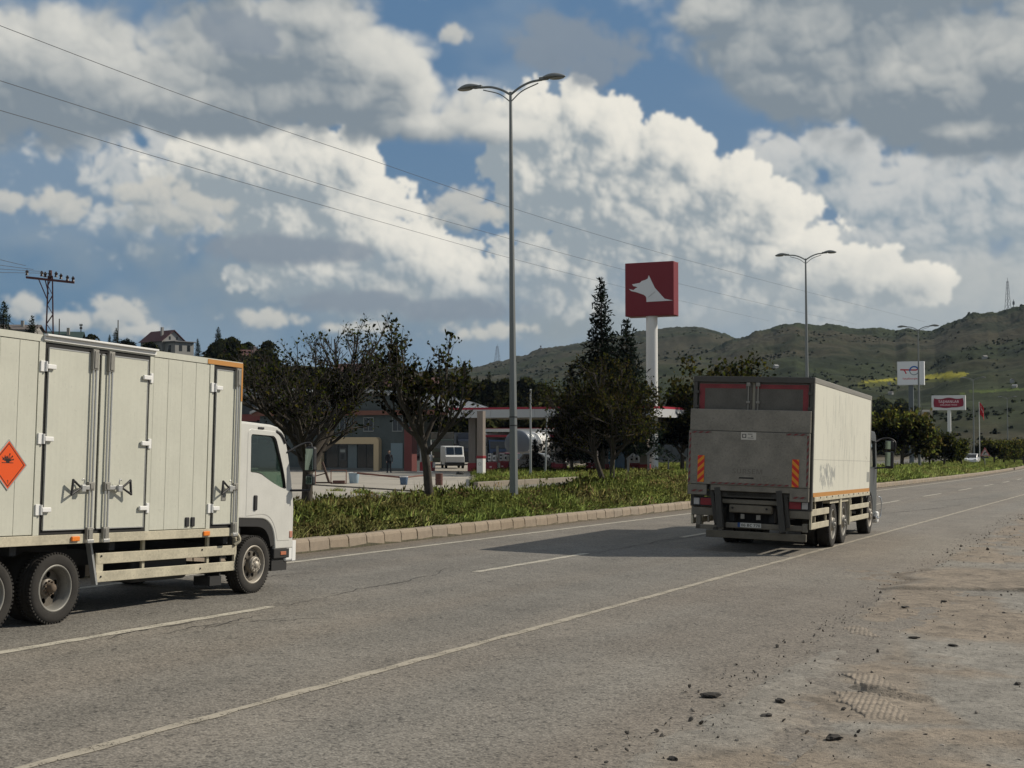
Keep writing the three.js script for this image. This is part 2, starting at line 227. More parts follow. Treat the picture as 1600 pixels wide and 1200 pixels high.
// asphalt carriageway
const edgePts = [[-20, -3.0], [5, -3.4], [10, -3.51], [14.5, -3.66], [18, -3.8], [22, -3.92], [30.7, -4.26], [36, -4.31], [55, -4.86], [120, -5.4], [900, -5.6]];
const edgeT = (s) => { for (let i = 1; i < edgePts.length; i++) if (s <= edgePts[i][0]) { const [a, b] = [edgePts[i - 1], edgePts[i]]; return mix(a[1], b[1], (s - a[0]) / (b[0] - a[0])); } return -5.6; };
{
  const ss = graded(-15, 900, .3, 1.012, 12), ts = range(-14.42, -2.4, 60);
  const g = grid(ss, ts, (s, t) => {
    const p = road(s, t, 0); const n = fbm(s * .09 + 3, t * .55 + 8, 5), tr = fbm(s * .35 + 90, t * .8, 3), n2 = fbm(s * .5 + 30, t * 1.6, 4), n3 = fbm(s * .03, t * .9 + 50, 3);
    let v = .232 * (.80 + .30 * n + .20 * n2); const warm = clamp(n3 * 1.6 - .45) * .10;
    const rut = (c, w) => exp(-((t - c) * (t - c)) / (w * w));
    if (tr > .66 && t < -6.9) v *= .90; v *= 1 - .10 * sstep(.35, .6, n2) * (rut(-8.6, .3) + rut(-12.05, .3)); v *= 1 - .07 * (rut(-7.7, .35) + rut(-9.5, .35) + rut(-11.2, .35) + rut(-12.9, .35));
    const rough = sstep(-6.9, -6.2, t + (n2 - .5) * .6); v *= mix(1, 1.06, rough);
    if (abs(t + 10.3 + (n2 - .5) * .5) < .10) v *= .86;
    const near = sstep(-13.3, -14.2, t + (n2 - .5) * .5); // dust lying along the kerb
    let c = [v * (1.04 + warm), v * (.985 + warm * .2), v * (.885 - warm * .4)];
    c = [mix(c[0], .20, near * .8), mix(c[1], .165, near * .8), mix(c[2], .125, near * .8)];
    const spill = rough * sstep(.45, .75, fbm(s * .25 + 7, t * .6, 4)) * .35; c = [mix(c[0], .19, spill), mix(c[1], .155, spill), mix(c[2], .125, spill)];
    return { p: arr(p), uv: [p.x / 3.1, p.z / 3.1], c };
  });
  struct('road', g, M([1, 1, 1], .86, { map: asphaltTex, bumpMap: asphaltBump, bumpScale: .006, vertexColors: true }));
}
// painted lines, worn at the edges
const wear = (() => { const n = 512, a = tileNoise(n, 150, 71), b = tileNoise(n, 40, 72), c = tileNoise(n, 9, 73); return (k) => dataTex(n, (i, j) => { const v = .5 + (a(i, j) * .5 + b(i, j) * .3 + c(i, j) * .2 - k) * 3; return [v, v, v]; }); })();
const paintMat = M([.50, .48, .42], .8, { map: scuffTex, alphaMap: wear(.30), alphaTest: .5 }), paintOld = M([.42, .39, .33], .85, { map: scuffTex, alphaMap: wear(.31), alphaTest: .5 });
function stripe(s0, s1, t, w, up, mat, seed, wear = .02) {
  const n = max(2, Math.ceil((s1 - s0) / .22)); const ss = range(s0, s1, min(n, 900)), r = rng(seed);
  const e = ss.map(() => [(r() - .5) * wear, (r() - .5) * wear]);
  const g = grid(ss, [0, 1], (s, k) => { const i = ss.indexOf(s); const p = road(s, t + (k ? w / 2 + e[i][0] : -w / 2 + e[i][1]), up); return { p: arr(p), uv: [s, k * w] }; });
  return g;
}
struct('edge_line', [stripe(2, 260, -13.55, .13, .005, paintMat, 1)], paintMat, 'white solid line beside the kerb');
struct('edge_line', [stripe(3, 300, -6.72, .11, .005, paintOld, 2, .035)], paintOld, 'faded solid line along the right side of the road');
{ const gs = []; for (const [a, b] of [[-6, 14.9], [20.7, 25.5], [31.4, 36.6], [43, 48.5], [55, 60.5], [67, 72.5], [79, 84.5], [91, 96.5], [103, 108], [115, 120], [127, 132], [139, 144], [151, 156], [163, 168]]) gs.push(stripe(a, b, -10.3, .14, .005, paintMat, 30 + a | 0, .03)); struct('lane_dashes', gs, paintMat, 'dashed white line between the lanes'); }
// cracks
{ const r = rng(77), gs = []; const crack = (s, t, ds, dt, n, w) => { const L = [], R = []; for (let i = 0; i <= n; i++) { const k = w * (.4 + r()) * (1 - abs(i / n - .5)); const c = road(s, t, .0045); const d = road(s, t + k, .0045); L.push(c); R.push(d); s += ds * (.6 + .8 * r()); t += dt + (r() - .5) * .16; } const pos = [], idx = []; L.forEach((c, i) => { pos.push(c.x, c.y, c.z, R[i].x, R[i].y, R[i].z); if (i) { const a = i * 2; idx.push(a - 2, a - 1, a, a - 1, a + 1, a); } }); const g = new THREE.BufferGeometry(); g.setAttribute('position', new THREE.Float32BufferAttribute(pos, 3)); g.setIndex(idx); g.computeVertexNormals(); g.setAttribute('uv', new THREE.Float32BufferAttribute(new Float32Array(pos.length / 3 * 2), 2)); gs.push(g); };
  crack(15, -10.3, .16, 0, 40, .022); crack(12.2, -9.9, .14, .02, 14, .02); crack(12.8, -9.75, .12, -.02, 12, .025); crack(11.6, -10.05, .15, 0, 10, .02); crack(13.6, -9.6, .1, .05, 9, .02); crack(25.6, -10.3, .25, 0, 30, .025); crack(30, -8.2, .3, .03, 30, .03); crack(48, -8.8, .4, .05, 26, .05); crack(44, -9.4, .4, .0, 20, .06); crack(16.8, -12.6, .14, .02, 16, .018); crack(60, -9, .5, .05, 20, .06);
  struct('road_crack', gs, M([.045, .042, .04], .95), 'thin dark cracks in the asphalt'); }
// gravel shoulder: broken concrete under dirt, a few centimetres of real relief
{
  const A1 = onGround(1341, 1076), A2 = onGround(1450, 1095), ridges = onGround(1360, 1105), tr0 = onGround(1337, 985), tr1 = onGround(1364, 1070), st0 = onGround(1394, 922), st1 = onGround(1640, 928);
  const seg = (X, Z, a, b) => { const ax = b[0] - a[0], az = b[1] - a[1], L2 = ax * ax + az * az, k = clamp(((X - a[0]) * ax + (Z - a[1]) * az) / L2); return hypot(X - a[0] - ax * k, Z - a[1] - az * k); };
  const side = (X, Z, a, b) => ((b[0] - a[0]) * (Z - a[1]) - (b[1] - a[1]) * (X - a[0])) / hypot(b[0] - a[0], b[1] - a[1]);
  const ss = [-30, -12, -4, ...graded(2, 26, .065, 1.0), ...graded(26.1, 160, .1, 1.03, 4), 220, 320, 500, 900], ts = [...graded(-6.6, 6.2, .065, 1.0), ...graded(6.4, 60, .2, 1.15)];
  const surface = (s, t, only) => {
    const [X, Z] = RS(s, t), base = roadY(s, t), e = edgeT(s);
    const ragged = e + (fbm(s * .8, t * .8 + 3, 4) - .5) * .55 + (fbm(s * 3, t * 3, 3) - .5) * .2;
    const big = fbm(X * .35 + 11, Z * .35, 4), mid = fbm(X * 1.3, Z * 1.3 + 9, 4), fine = fbm(X * 6, Z * 6, 3);
    let h = mix(-.05, .012, sstep(-.30, .28, t - ragged)) + (mid - .5) * .035 + (fine - .5) * .018;
    let dirt = sstep(.40, .56, big + (mid - .5) * .35);
    const sd = side(X, Z, st0, st1), along = X > st0[0] - .3 ? 1 : 0; // far crust stands a hand higher
    const crust = along * sstep(-.05, .12, sd + (mid - .5) * .5) * sstep(5, 3, sd); h += crust * .045; dirt = max(dirt, crust);
    const dl = seg(X, Z, A1, A2); h += .035 * exp(-dl * dl / .006) - .02 * exp(-pow(dl - .14, 2) / .004);
    const rx = X - ridges[0], rz = Z - ridges[1]; const inR = sstep(.75, .6, abs(rx + .05)) * sstep(.85, .6, abs(rz)); dirt = max(dirt, inR * .9);
    const tw = seg(X, Z, tr0, tr1); dirt = max(dirt, sstep(.6, .35, tw) * .8);
    const rut = exp(-pow(t - (e + 1.0 + .4 * sin(s * .3)), 2) / .06); h -= rut * .012;
    const strip = sstep(.16, .02, abs(t - ragged - .16)); dirt *= 1 - strip * .4; dirt *= 1 - .85 * sstep(.05, .2, t - ragged) * sstep(1.0, .55, t - ragged + (big - .5) * 1.4) * sstep(19, 15, s);
    const pale = [.30, .285, .255], brown = [.31, .26, .205], dark = .8 + .4 * fbm(X * 2.2 + 5, Z * 2.2, 4);
    let c = pale.map((q, i) => mix(q, brown[i], dirt) * dark * .98);
    const clod = sstep(.64, .72, fine) * dirt * .35; c = c.map((q) => q * (1 - clod));
    const dk = along * sstep(.14, .02, abs(sd + (mid - .5) * .5 - .02)); const ed = sstep(.22, .03, abs(t - ragged + .04 + (fine - .5) * .2)) * sstep(.35, .6, fbm(s * .7 + 20, t, 3)); c = c.map((q) => q * (1 - .45 * dk) * (1 - .30 * ed));
    return { p: [X, base + h, -Z], uv: [X / 2.3, Z / 2.3], c };
  };
  const g = grid(ss, ts, surface);
  // tyre prints pressed into the dirt, on a finer mesh
  const prints = [[A1, .52, 1.55, .052, -1.36, .0055], [tr1, .40, 1.3, .055, -1.2, .004], [tr0, .36, 1.3, .055, -1.1, .0035]].map(([c0, wx, wz, pitch, skew, amp], n) => { const cx = n ? c0[0] : ridges[0], cz = n ? c0[1] : ridges[1]; return grid(range(-1, 1, 96), range(-1, 1, 130), (a, b) => { const X = cx + a * wx / 2, Z = cz + b * wz / 2, [s, t] = toRS(X, Z), q = surface(s, t), k = sstep(1, .7, abs(a) + (fbm(X * 5, Z * 5, 2) - .5) * .4) * sstep(1, .7, abs(b) + (fbm(X * 4, Z * 4 + 5, 2) - .5) * .5); const w = pow(.5 + .5 * sin((X - cx + (Z - cz) * skew * .25) * 2 * PI / pitch), .7); q.p[1] += mix(-.03, .012 + amp * 1.6 * (w - .5) * (.6 + .8 * fbm(X * 3, Z * 3, 2)), k); q.c = q.c.map((v, i) => mix(v, [.335, .285, .23][i], .6)); return q; }, true); });
  struct('tyre_print', prints, M([1, 1, 1], .95, { map: dirtTex, bumpMap: dirtTex, bumpScale: .006, vertexColors: true }), 'tyre tread prints pressed into the dirt of the shoulder');
  struct('gravel_shoulder', g, M([1, 1, 1], .95, { map: dirtTex, bumpMap: dirtTex, bumpScale: .010, vertexColors: true }));
}
// stones and clods lying on the shoulder
function stone(seed, flat = .6) { const g = new THREE.IcosahedronGeometry(1, 2), p = g.attributes.position; for (let i = 0; i < p.count; i++) { const v = V(p.getX(i), p.getY(i), p.getZ(i)); const k = .45 + 1.1 * fbm(v.x * 2.1 + seed * 7 + v.z * 1.7, v.y * 2.3 + v.z * 1.9 + seed, 3); v.multiplyScalar(k); v.y *= flat; p.setXYZ(i, v.x, v.y, v.z); } g.computeVertexNormals(); return g; }
{
  const r = rng(91), geo = stone(3), n = 5200, im = new THREE.InstancedMesh(geo, M([1, 1, 1], .95), n), m = new THREE.Matrix4(), q = new THREE.Quaternion(), c = new THREE.Color();
  for (let i = 0; i < n; i++) { const s = 6 + pow(r(), 1.5) * 46, t0 = edgeT(s), t = r() < .09 ? t0 + (r() + r() + r() - 1.5) * .35 : t0 - .3 + pow(r(), 1.1) * 14; const [X, Z] = RS(s, t); const big = r() > .985 ? 2.1 : 1, k = (.004 + .009 * pow(r(), 4)) * big; q.setFromEuler(new THREE.Euler(r() * 6, r() * 6, r() * 6)); m.compose(W(X, roadY(s, t) + .014 + k * .3, Z), q, V(k * (1 + r()), k, k * (1 + r()))); im.setMatrixAt(i, m); const d = r(); const v = d < .55 ? .05 + .05 * r() : .16 + .14 * r(); c.setRGB(v * 1.08, v * .97, v * .84); im.setColorAt(i, c); }
  im.name = 'loose_gravel'; tag(im, 'loose stones and crumbs scattered over the shoulder', 'gravel', null, 'stuff'); scene.add(im);
  const big = [[1110, 1091, .11, .5, 'flat dark clod at the ragged asphalt edge, low in the frame'], [1219, 1100, .075, .7, 'dark broken clod on the dirt right of the asphalt edge'], [1302, 1157, .085, .7, 'dark clod lying on pale grey shoulder near the bottom edge'], [1051, 1193, .06, .8, 'small dark stone at the very bottom of the shoulder'], [1198, 1123, .07, .5, 'thin dark clod left of the tyre ridges in the dirt'], [1489, 1011, .075, .4, 'flat dark scrap on brown dirt at the right'], [1414, 951, .085, .4, 'dark flat clod just below the crust edge'], [1475, 942, .05, .8, 'round black stone below the crust edge'], [1590, 1072, .045, .9, 'dark stone at the far right margin of the shoulder'], [1428, 999, .08, .4, 'dark crumbled clod mid shoulder above tyre marks'], [1344, 1086, .05, .5, 'dark clod lying on the pressed tyre ridges'], [1568, 915, .05, .8, 'dark stone on the crust at the right edge']];
  big.forEach(([px, py, k, fl, label], i) => { const [X, Z] = onGround(px, py); const g = stone(i + 5, fl); g.scale(k * .78, k * .40, k * .5); g.rotateY(i * 1.7); const o = solo('dirt_clod', g, M([.055, .05, .045], .95, { map: dirtTex, flatShading: true }), label, 'clod', 'dark clods on the shoulder'); o.position.copy(W(X, gXZ(X, Z) + .016 + k * .08, Z)); });
}
// kerb: each stone its own block
{
  const kerb = new THREE.Group(); kerb.name = 'kerb'; tag(kerb, 'kerb of pale pinkish stones along the grass strip', null, null, 'structure'); scene.add(kerb);
  const shp = poly([[0, -.1], [.25, -.1], [.25, .255], [.06, .255], [.03, .235], [.012, .19], [0, .0]]);
  const geos = [0, 1, 2, 3].map((k) => { const L = .665 - .006 * k; const g = extr(shp, L - .02, .01, 2); g.translate(0, 0, -L / 2 + .01); return metres(g, .9, k * .37, k * .21); });
  const mats = [[.315, .262, .205], [.295, .25, .20], [.33, .272, .21], [.30, .245, .185]].map((c) => M(c, .92, { map: concreteTex, bumpMap: concreteTex, bumpScale: .004 }));
  const r = rng(19); let s = 13.5; let n = 0;
  while (n < 240) { const m = new THREE.Mesh(geos[n % 4], mats[floor(r() * 4)]); m.name = numbered('kerb_stone'); const a = road(s, TK, 0), b = road(s + .1, TK, 0); m.position.copy(a); m.position.y += (r() - .5) * .012; m.rotation.y = atan2(b.x - a.x, b.z - a.z) + (r() - .5) * .012; m.rotation.z = (r() - .5) * .03; kerb.add(m); s += .685; n++; }
  const rest = []; for (let q = s; q < 420; q += 12) { const a = road(q, TK, 0), b = road(min(q + 12, 420), TK, 0); rest.push(beam(a.clone().add(V(0, .07, 0)), b.clone().add(V(0, .07, 0)), .25, .35)); }
  const far = part('kerb_stone', rest, mats[0], kerb); far.name = numbered('kerb_stone'); far.userData.kind = 'stuff';
}
// opposite carriageway and filling-station apron
{
  const ss = graded(10, 900, 1.5, 1.02, 14);
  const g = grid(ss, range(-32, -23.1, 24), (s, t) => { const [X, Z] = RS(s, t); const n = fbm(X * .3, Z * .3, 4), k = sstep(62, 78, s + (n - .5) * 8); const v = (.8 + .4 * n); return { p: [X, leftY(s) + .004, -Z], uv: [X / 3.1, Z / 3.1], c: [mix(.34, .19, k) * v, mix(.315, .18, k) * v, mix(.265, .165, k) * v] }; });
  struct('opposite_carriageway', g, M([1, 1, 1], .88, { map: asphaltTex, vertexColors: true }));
  const a = grid(graded(28, 150, 1.2, 1.01), range(-120, -32.02, 60), (s, t) => { const [X, Z] = RS(s, t); const n = fbm(X * .12, Z * .12, 4), m = fbm(X * .9, Z * .9 + 4, 3); let v = .37 * (.82 + .28 * n) * (.85 + .3 * m); const st = exp(-pow(((X * .3 + Z) % 9 + 9) % 9 - 4.5, 2) / .05) * .12; v *= 1 - st; return { p: [X, leftY(s) + .002, -Z], uv: [X / 2.6, Z / 2.6], c: [v * 1.03, v * .955, v * .82] }; });
  struct('station_apron', a, M([1, 1, 1], .9, { map: concreteTex, vertexColors: true }));
}

// ---------------------------------------------------------------- wheels (axle along x, outer face towards +x)
function wheelParts(parent, l, s, R, w, style, side) {
  const g = new THREE.Group(); // gathered, then baked so that tyre and rim are parts of the wheel
  const wheel = new THREE.Group(); wheel.name = 'wheel'; wheel.position.set(l, R, -s); wheel.scale.x = side; parent.add(wheel);
  const rr = R * .635, hw = w / 2;
  const tyreG = [latheX([[rr, -hw + .02], [rr + .03, -hw + .005], [R * .86, -hw], [R * .955, -hw + .012], [R * .985, -hw + .035], [R * .985, hw - .035], [R * .955, hw - .012], [R * .86, hw], [rr + .035, hw - .004], [rr + .012, hw - .015], [rr, hw - .03]], 64)];
  const lugs = 56; for (let i = 0; i < lugs; i++) for (const e of [-1, 1]) { const b = box(-.03, .03, -.008, .012, -.011, .011); b.translate(e * (hw - .042), R * .985, 0); b.rotateX((i + (e > 0 ? .5 : 0)) / lugs * 2 * PI); tyreG.push(b); }
  for (const x of [-.045, 0, .045]) tyreG.push(latheX([[R * .98, x - .016], [R, x - .014], [R, x + .014], [R * .98, x + .016]], 64));
  part('tyre', metres(merge(tyreG), 1.7), mt.tyre, wheel);
  const rimM = style === 'pale' ? mt.rimPale : mt.rimGrey;
  const hole = (n, rad, hr, depth, r0, r1, x, m) => { const sh = new THREE.Shape(); sh.absarc(0, 0, r1, 0, 2 * PI); for (let i = 0; i < n; i++) { const a = i / n * 2 * PI + .3, h = new THREE.Path(); h.absellipse(cos(a) * rad, sin(a) * rad, hr, hr, 0, 2 * PI); sh.holes.push(h); } const g2 = extr(sh, depth, 0, 1, 32); g2.rotateY(PI / 2); return g2.translate(x, 0, 0); };
  const dish = style === 'front' || style === 'pale' ? hw - .07 : -hw + .06; // the drive axle is dished inwards
  part('rim', [latheX([[rr + .014, hw - .012], [rr + .004, hw - .004], [rr - .012, hw - .012], [rr - .02, hw - .05], [rr - .045, 0], [rr - .03, -hw + .02]], 56)], style === 'front' ? mt.rimPale : mt.steelDull, wheel);
  const disc = [hole(style === 'dished' ? 6 : 8, rr * .60, rr * .135, .012, 0, rr - .035, dish, 0)];
  if (style !== 'dished') disc.push(latheX([[rr * .48, dish], [rr * .46, dish + .05], [rr * .44, dish + .075], [rr * .20, dish + .08]], 40));
  else disc.push(latheX([[rr * .42, dish + .012], [rr * .40, dish + .05], [rr * .16, dish + .055]], 40));
  part('wheel_disc', disc, style === 'dished' ? mt.rimGrey : rimM, wheel);
  const hub = [];
  if (style !== 'dished') { hub.push(latheX([[rr * .42, dish + .078], [rr * .42, dish + .094], [rr * .38, dish + .10], [rr * .20, dish + .10], [rr * .18, dish + .085], [0.001, dish + .085]], 40)); for (let i = 0; i < 8; i++) hub.push(new THREE.CylinderGeometry(.012, .012, .02, 6).rotateZ(PI / 2).translate(dish + .108, cos(i * PI / 4) * rr * .30, sin(i * PI / 4) * rr * .30)); hub.push(latheX([[.05, dish + .09], [.045, dish + .12], [.001, dish + .125]], 20)); }
  else { hub.push(latheX([[rr * .22, dish + .03], [rr * .20, dish + .12], [rr * .12, dish + .14], [.001, dish + .14]], 24)); for (let i = 0; i < 10; i++) hub.push(new THREE.CylinderGeometry(.013, .013, .03, 6).rotateZ(PI / 2).translate(dish + .065, cos(i * PI / 5) * rr * .30, sin(i * PI / 5) * rr * .30)); }
  part('hub', hub, style === 'front' ? mt.rimPale : style === 'pale' ? mt.steelDull : mt.rust, wheel);
  return wheel;
}
function vehicleFrame(g, X, Z, heading) { // stand on the tilted road
  const n = V(.025, 1, 0).normalize(), f = V(sin(heading), 0, -cos(heading)); f.addScaledVector(n, -f.dot(n)).normalize(); const r = f.clone().cross(n);
  g.quaternion.setFromRotationMatrix(new THREE.Matrix4().makeBasis(r, n, f.clone().negate())); g.position.set(X, -.025 * X, -Z);
}
// suspension: body leaning over its wheels
const lean = (pitch, roll) => { const p = new THREE.Quaternion().setFromAxisAngle(V(1, 0, 0), -pitch), r = new THREE.Quaternion().setFromAxisAngle(V(0, 0, 1), -roll); return p.multiply(r); };

// ---------------------------------------------------------------- the white box lorry at the left
{
  const t = thing('box_truck', 'white box lorry with side doors and orange placard, cut off by the left edge', 'truck', V(0, 0, 0), 0);
  vehicleFrame(t, -6.115, 16.218, .425);
  const q = lean(.0232, -.0213);
  const bp = (name, geo, mat, parent = t, label) => { const m = part(name, geo, mat, parent, label); if (parent === t) m.quaternion.copy(q); return m; };
  const y0 = .866, y1 = 3.181, s0 = -2.75, s1 = 3.394, hw = 1.15, L = hw;
  // body: core set back behind the skin
  bp('cargo_box', [metres(B(-hw, hw - .035, y0 + .02, y1 - .01, s0, s1), .5), metres(B(hw - .035, hw, y1 - .075, y1, s0, s1), .5), metres(B(hw - .035, hw - .003, y0 + .11, y1 - .075, s0, s0 + .06), .5), metres(B(hw - .035, hw + .004, y0 + .02, y1 - .075, s1 - .035, s1), .5), metres(B(hw - .035, hw - .003, y0 + .11, y1 - .075, -.415, -.325), .5), metres(B(hw - .035, hw - .003, y0 + .11, y1 - .075, 1.475, 1.545), .5), metres(B(hw - .035, hw - .003, y0 + .11, y1 - .075, 2.685, 2.765), .5)], mt.whiteBox);
  bp('sill_rail', metres(RB(hw - .035, hw + .008, y0, y0 + .108, s0, s1 - .036, .006), .8), mt.cream);
  for (const [a, b, n] of [[s0 + .07, -.425, 8], [1.555, 2.675, 4]]) for (let i = 0; i < n; i++) { const w = (b - a) / n; bp('wall_panel', metres(RB(hw - .034, hw - .009 + (i % 2) * .0012, y0 + .118, y1 - .083, a + i * w + .0018, a + (i + 1) * w - .0018, .003, 1), .5, i * .31), mt.whiteBox); }
  // rubber seal in each opening, door leaves within
  for (const [a, b] of [[-.32, 1.47], [2.77, 3.352]]) bp('door_seal', [B(hw - .033, hw - .012, y0 + .112, y1 - .078, a, b)], mt.seal);
  const doors = [[-.275, .556, .40], [.594, 1.43, .745], [2.815, 3.305, 3.245]];
  doors.forEach(([a, b, bs], i) => {
    const d = bp('side_door', metres(RB(hw - .02, hw + .004, y0 + .165, y1 - .135, a, b, .006), .5, i * .27), mt.whiteBox);
    part('door_trim', [B(hw, hw + .009, y1 - .14, y1 - .128, a, b), B(hw, hw + .009, y0 + .158, y0 + .17, a, b), B(hw, hw + .009, y0 + .165, y1 - .135, i === 1 ? b - .008 : a, i === 1 ? b : a + .008)], mt.zinc, d);
    const bars = i === 2 ? [3.235, 3.285] : i === 0 ? [.425, .475] : [.70, .75];
    for (const bsx of bars.slice(0, 2)) part('lock_rod', [bar(V(hw + .03, y0 + .06, -bsx), V(hw + .03, y1 - .10, -bsx), .0125, .0125, 10)], mt.zinc, d);
    const mid = (bars[0] + bars[1]) / 2;
    part('rod_bracket', [[y0 + .02, .16], [y0 + .60, .10], [y1 - .33, .24]].flatMap(([y, h]) => [RB(hw + .002, hw + .046, y, y + h, mid - .05, mid + .05, .008), RB(hw + .04, hw + .056, y + .02, y + h - .02, mid - .03, mid + .03, .004)]), mt.steelDull, d);
    part('rod_cam', bars.map((x) => RB(hw, hw + .06, y0 + .0, y0 + .045, x - .03, x + .03, .01)), mt.zinc, d);
    const hs = i === 1 ? 1 : -1, hx = i === 0 ? .44 : i === 1 ? .735 : 3.26, hy = 1.50;
    part('handle_arm', [RB(hw + .03, hw + .055, hy - .025, hy + .025, hx - .03, hx + hs * .19, .008), RB(hw + .05, hw + .09, hy - .05, hy + .035, hx + hs * .13, hx + hs * .20, .01), tube([V(hw + .07, hy + .02, -(hx + hs * .16)), V(hw + .075, hy + .07, -(hx + hs * .15)), V(hw + .075, hy + .10, -(hx + hs * .17)), V(hw + .075, hy + .085, -(hx + hs * .19))], .008)], mt.zinc, d);
    const A = V(hw + .075, hy, -(hx + hs * .20)), p1 = V(hw + .08, hy + .085, -(hx + hs * .34)), p2 = V(hw + .08, hy - .075, -(hx + hs * .36));
    part('door_handle', [bar(A, p1, .012, .015, 8), bar(p1, p2, .015, .015, 8), bar(p2, A, .015, .012, 8), ...[A, p1, p2].map((p) => new THREE.SphereGeometry(.016, 10, 8).translate(p.x, p.y, p.z))], mt.black, d);
    const hin = i === 1 ? [1.375, 1] : i === 0 ? [-.345, -1] : [2.755, -1];
    for (const y of i === 2 ? [2.80, 1.23] : [2.83, 2.03, 1.25]) { const sx = hin[0]; part('hinge', hin[1] < 0 ? [RB(hw - .004, hw + .014, y - .055, y + .065, sx - .055, sx + .015, .004), bar(V(hw + .022, y - .05, -(sx + .02)), V(hw + .022, y + .06, -(sx + .02)), .014), RB(hw + .012, hw + .042, y - .022, y + .032, sx + .02, sx + .16, .010)] : [RB(hw - .004, hw + .014, y - .055, y + .065, sx + .09, sx + .15, .004), bar(V(hw + .022, y - .05, -(sx + .085)), V(hw + .022, y + .06, -(sx + .085)), .014), RB(hw + .012, hw + .042, y - .022, y + .032, sx - .06, sx + .085, .010)], mt.white, d); }
  });
  bp('door_plate', [RB(hw + .004, hw + .012, 1.335, 1.43, 2.985, 3.085, .003)], mt.steelDull);
  bp('rain_gutter', [RB(hw, hw + .06, y1 - .012, y1 + .012, -.36, 1.56, .006), RB(hw - .002, hw + .02, y1 - .06, y1 - .012, -.36, 1.56, .004)], mt.white);
  bp('orange_tape', [B(hw, hw + .0065, y1 - .072, y1 - .012, 2.62, 3.394), B(hw + .004, hw + .0075, 2.66, y1 - .075, 3.362, 3.3945)], mt.orangeTape, t, 'weathered orange tape at the upper front corner');
  bp('side_marker', [RB(hw + .006, hw + .035, .895, .95, .17, .30, .01)], mt.amber); bp('side_marker', [RB(hw + .006, hw + .03, .885, .945, 2.61, 2.74, .01)], mt.amber);
  bp('vent', [RB(hw - .012, hw + .012, 1.01, 1.13, 2.255, 2.325, .01)], mt.black); bp('vent', [RB(hw - .012, hw + .012, 1.01, 1.13, 2.37, 2.44, .01)], mt.black);
  // placard: a flat printed plate
  const pt = canvas(256, 256, (c) => { c.fillStyle = '#d9500f'; c.fillRect(0, 0, 256, 256); c.strokeStyle = '#20100a'; c.lineWidth = 5; c.translate(128, 128); c.rotate(PI / 4); c.strokeRect(-80, -80, 160, 160); c.rotate(-PI / 4); c.strokeStyle = '#1a0d08'; c.fillStyle = '#1a0d08'; c.lineWidth = 3.4; for (let i = 0; i < 13; i++) { const a = -PI + i * PI / 12 + .05, l = 22 + (i * 37 % 26); c.beginPath(); c.moveTo(-6 + cos(a) * 9, -22 + sin(a) * 6); c.lineTo(-6 + cos(a) * l * 1.15, -22 + sin(a) * l * .8); c.stroke(); if (i % 2) { c.save(); c.translate(-6 + cos(a) * l, -22 + sin(a) * l * .75); c.rotate(a); c.fillRect(-5, -4, 11, 8); c.restore(); } } c.beginPath(); c.ellipse(-6, -20, 15, 9, .2, 0, 7); c.fill(); c.fillRect(-48, -13, 84, 4); c.font = 'bold 26px sans-serif'; c.textAlign = 'center'; c.fillText('1', 0, 98); });
  { const k = .255, sh = poly([[0, -k], [k, 0], [0, k], [-k, 0]]); const g = extr(sh, .004); const p = g.attributes.position, uv = g.attributes.uv; for (let i = 0; i < p.count; i++) uv.setXY(i, .5 + p.getX(i) / (2 * k) * .985, .5 + p.getY(i) / (2 * k) * .985); g.rotateY(PI / 2); g.translate(hw - .006, 1.74, .815); bp('hazard_placard', g, new THREE.MeshStandardMaterial({ map: pt, roughness: .45 }), t, 'orange diamond placard with a bursting bomb and the figure 1'); const e = .275; const fr = new THREE.Shape(poly([[0, -e], [e, 0], [0, e], [-e, 0]]).getPoints()); fr.holes.push(new THREE.Path(poly([[0, -k - .002], [-k - .002, 0], [0, k + .002], [k + .002, 0]]).getPoints())); const g2 = extr(fr, .008); g2.rotateY(PI / 2); g2.translate(hw - .008, 1.74, .815); bp('placard_frame', g2, mt.zinc); }
  // chassis, side guard, tanks
  bp('chassis', [B(-.42, -.34, .55, .80, s0 + .2, 4.7), B(.34, .42, .55, .80, s0 + .2, 4.7), B(-1.05, 1.05, .76, .862, -2.5, -2.4), B(-1.05, 1.05, .76, .862, -.65, -.55), B(-1.05, 1.05, .76, .862, .95, 1.05), B(-1.05, 1.05, .76, .862, 3.2, 3.3), B(-1.0, 1.0, .30, .46, 3.82, 3.95), B(-.9, .9, .32, .46, -.07, .07), B(-.9, .9, .32, .46, -1.27, -1.13)], mt.chassis);
  bp('fuel_tank', [RB(.45, .95, .34, .72, 1.5, 2.6, .06)], mt.chassis); bp('battery_box', [RB(-.95, -.45, .30, .74, 1.2, 2.3, .03)], mt.chassis);
  bp('mudguard', [B(.78, 1.02, .22, .64, 3.18, 3.205), B(.78, 1.04, .22, .34, 2.95, 3.20)], mt.blackRough);
  for (const [a, b] of [[.605, .735], [.395, .52]]) bp('guard_rail', metres(RB(1.02, 1.05, a, b, .75, 3.50, .008), .8), mt.cream);
  bp('guard_post', [RB(1.015, 1.046, .395, .735, .74, .865, .006), RB(1.015, 1.052, .395, .84, 3.455, 3.51, .006), RB(.98, 1.016, .46, .86, 1.6, 1.65, .004), RB(.98, 1.016, .46, .86, 2.9, 2.95, .004)].map((g) => metres(g, .8)), mt.cream);
  bp('guard_strut', [beam(V(1.03, .86, -.62), V(1.03, .37, -.745), .03, .07)], mt.galv); for (const [y, s] of [[.70, .82], [.46, .82], [.70, 2.75], [.46, 2.72]]) bp('guard_bolt', new THREE.CylinderGeometry(.012, .012, .02, 8).rotateZ(PI / 2).translate(1.05, y, -s), mt.blackRough);
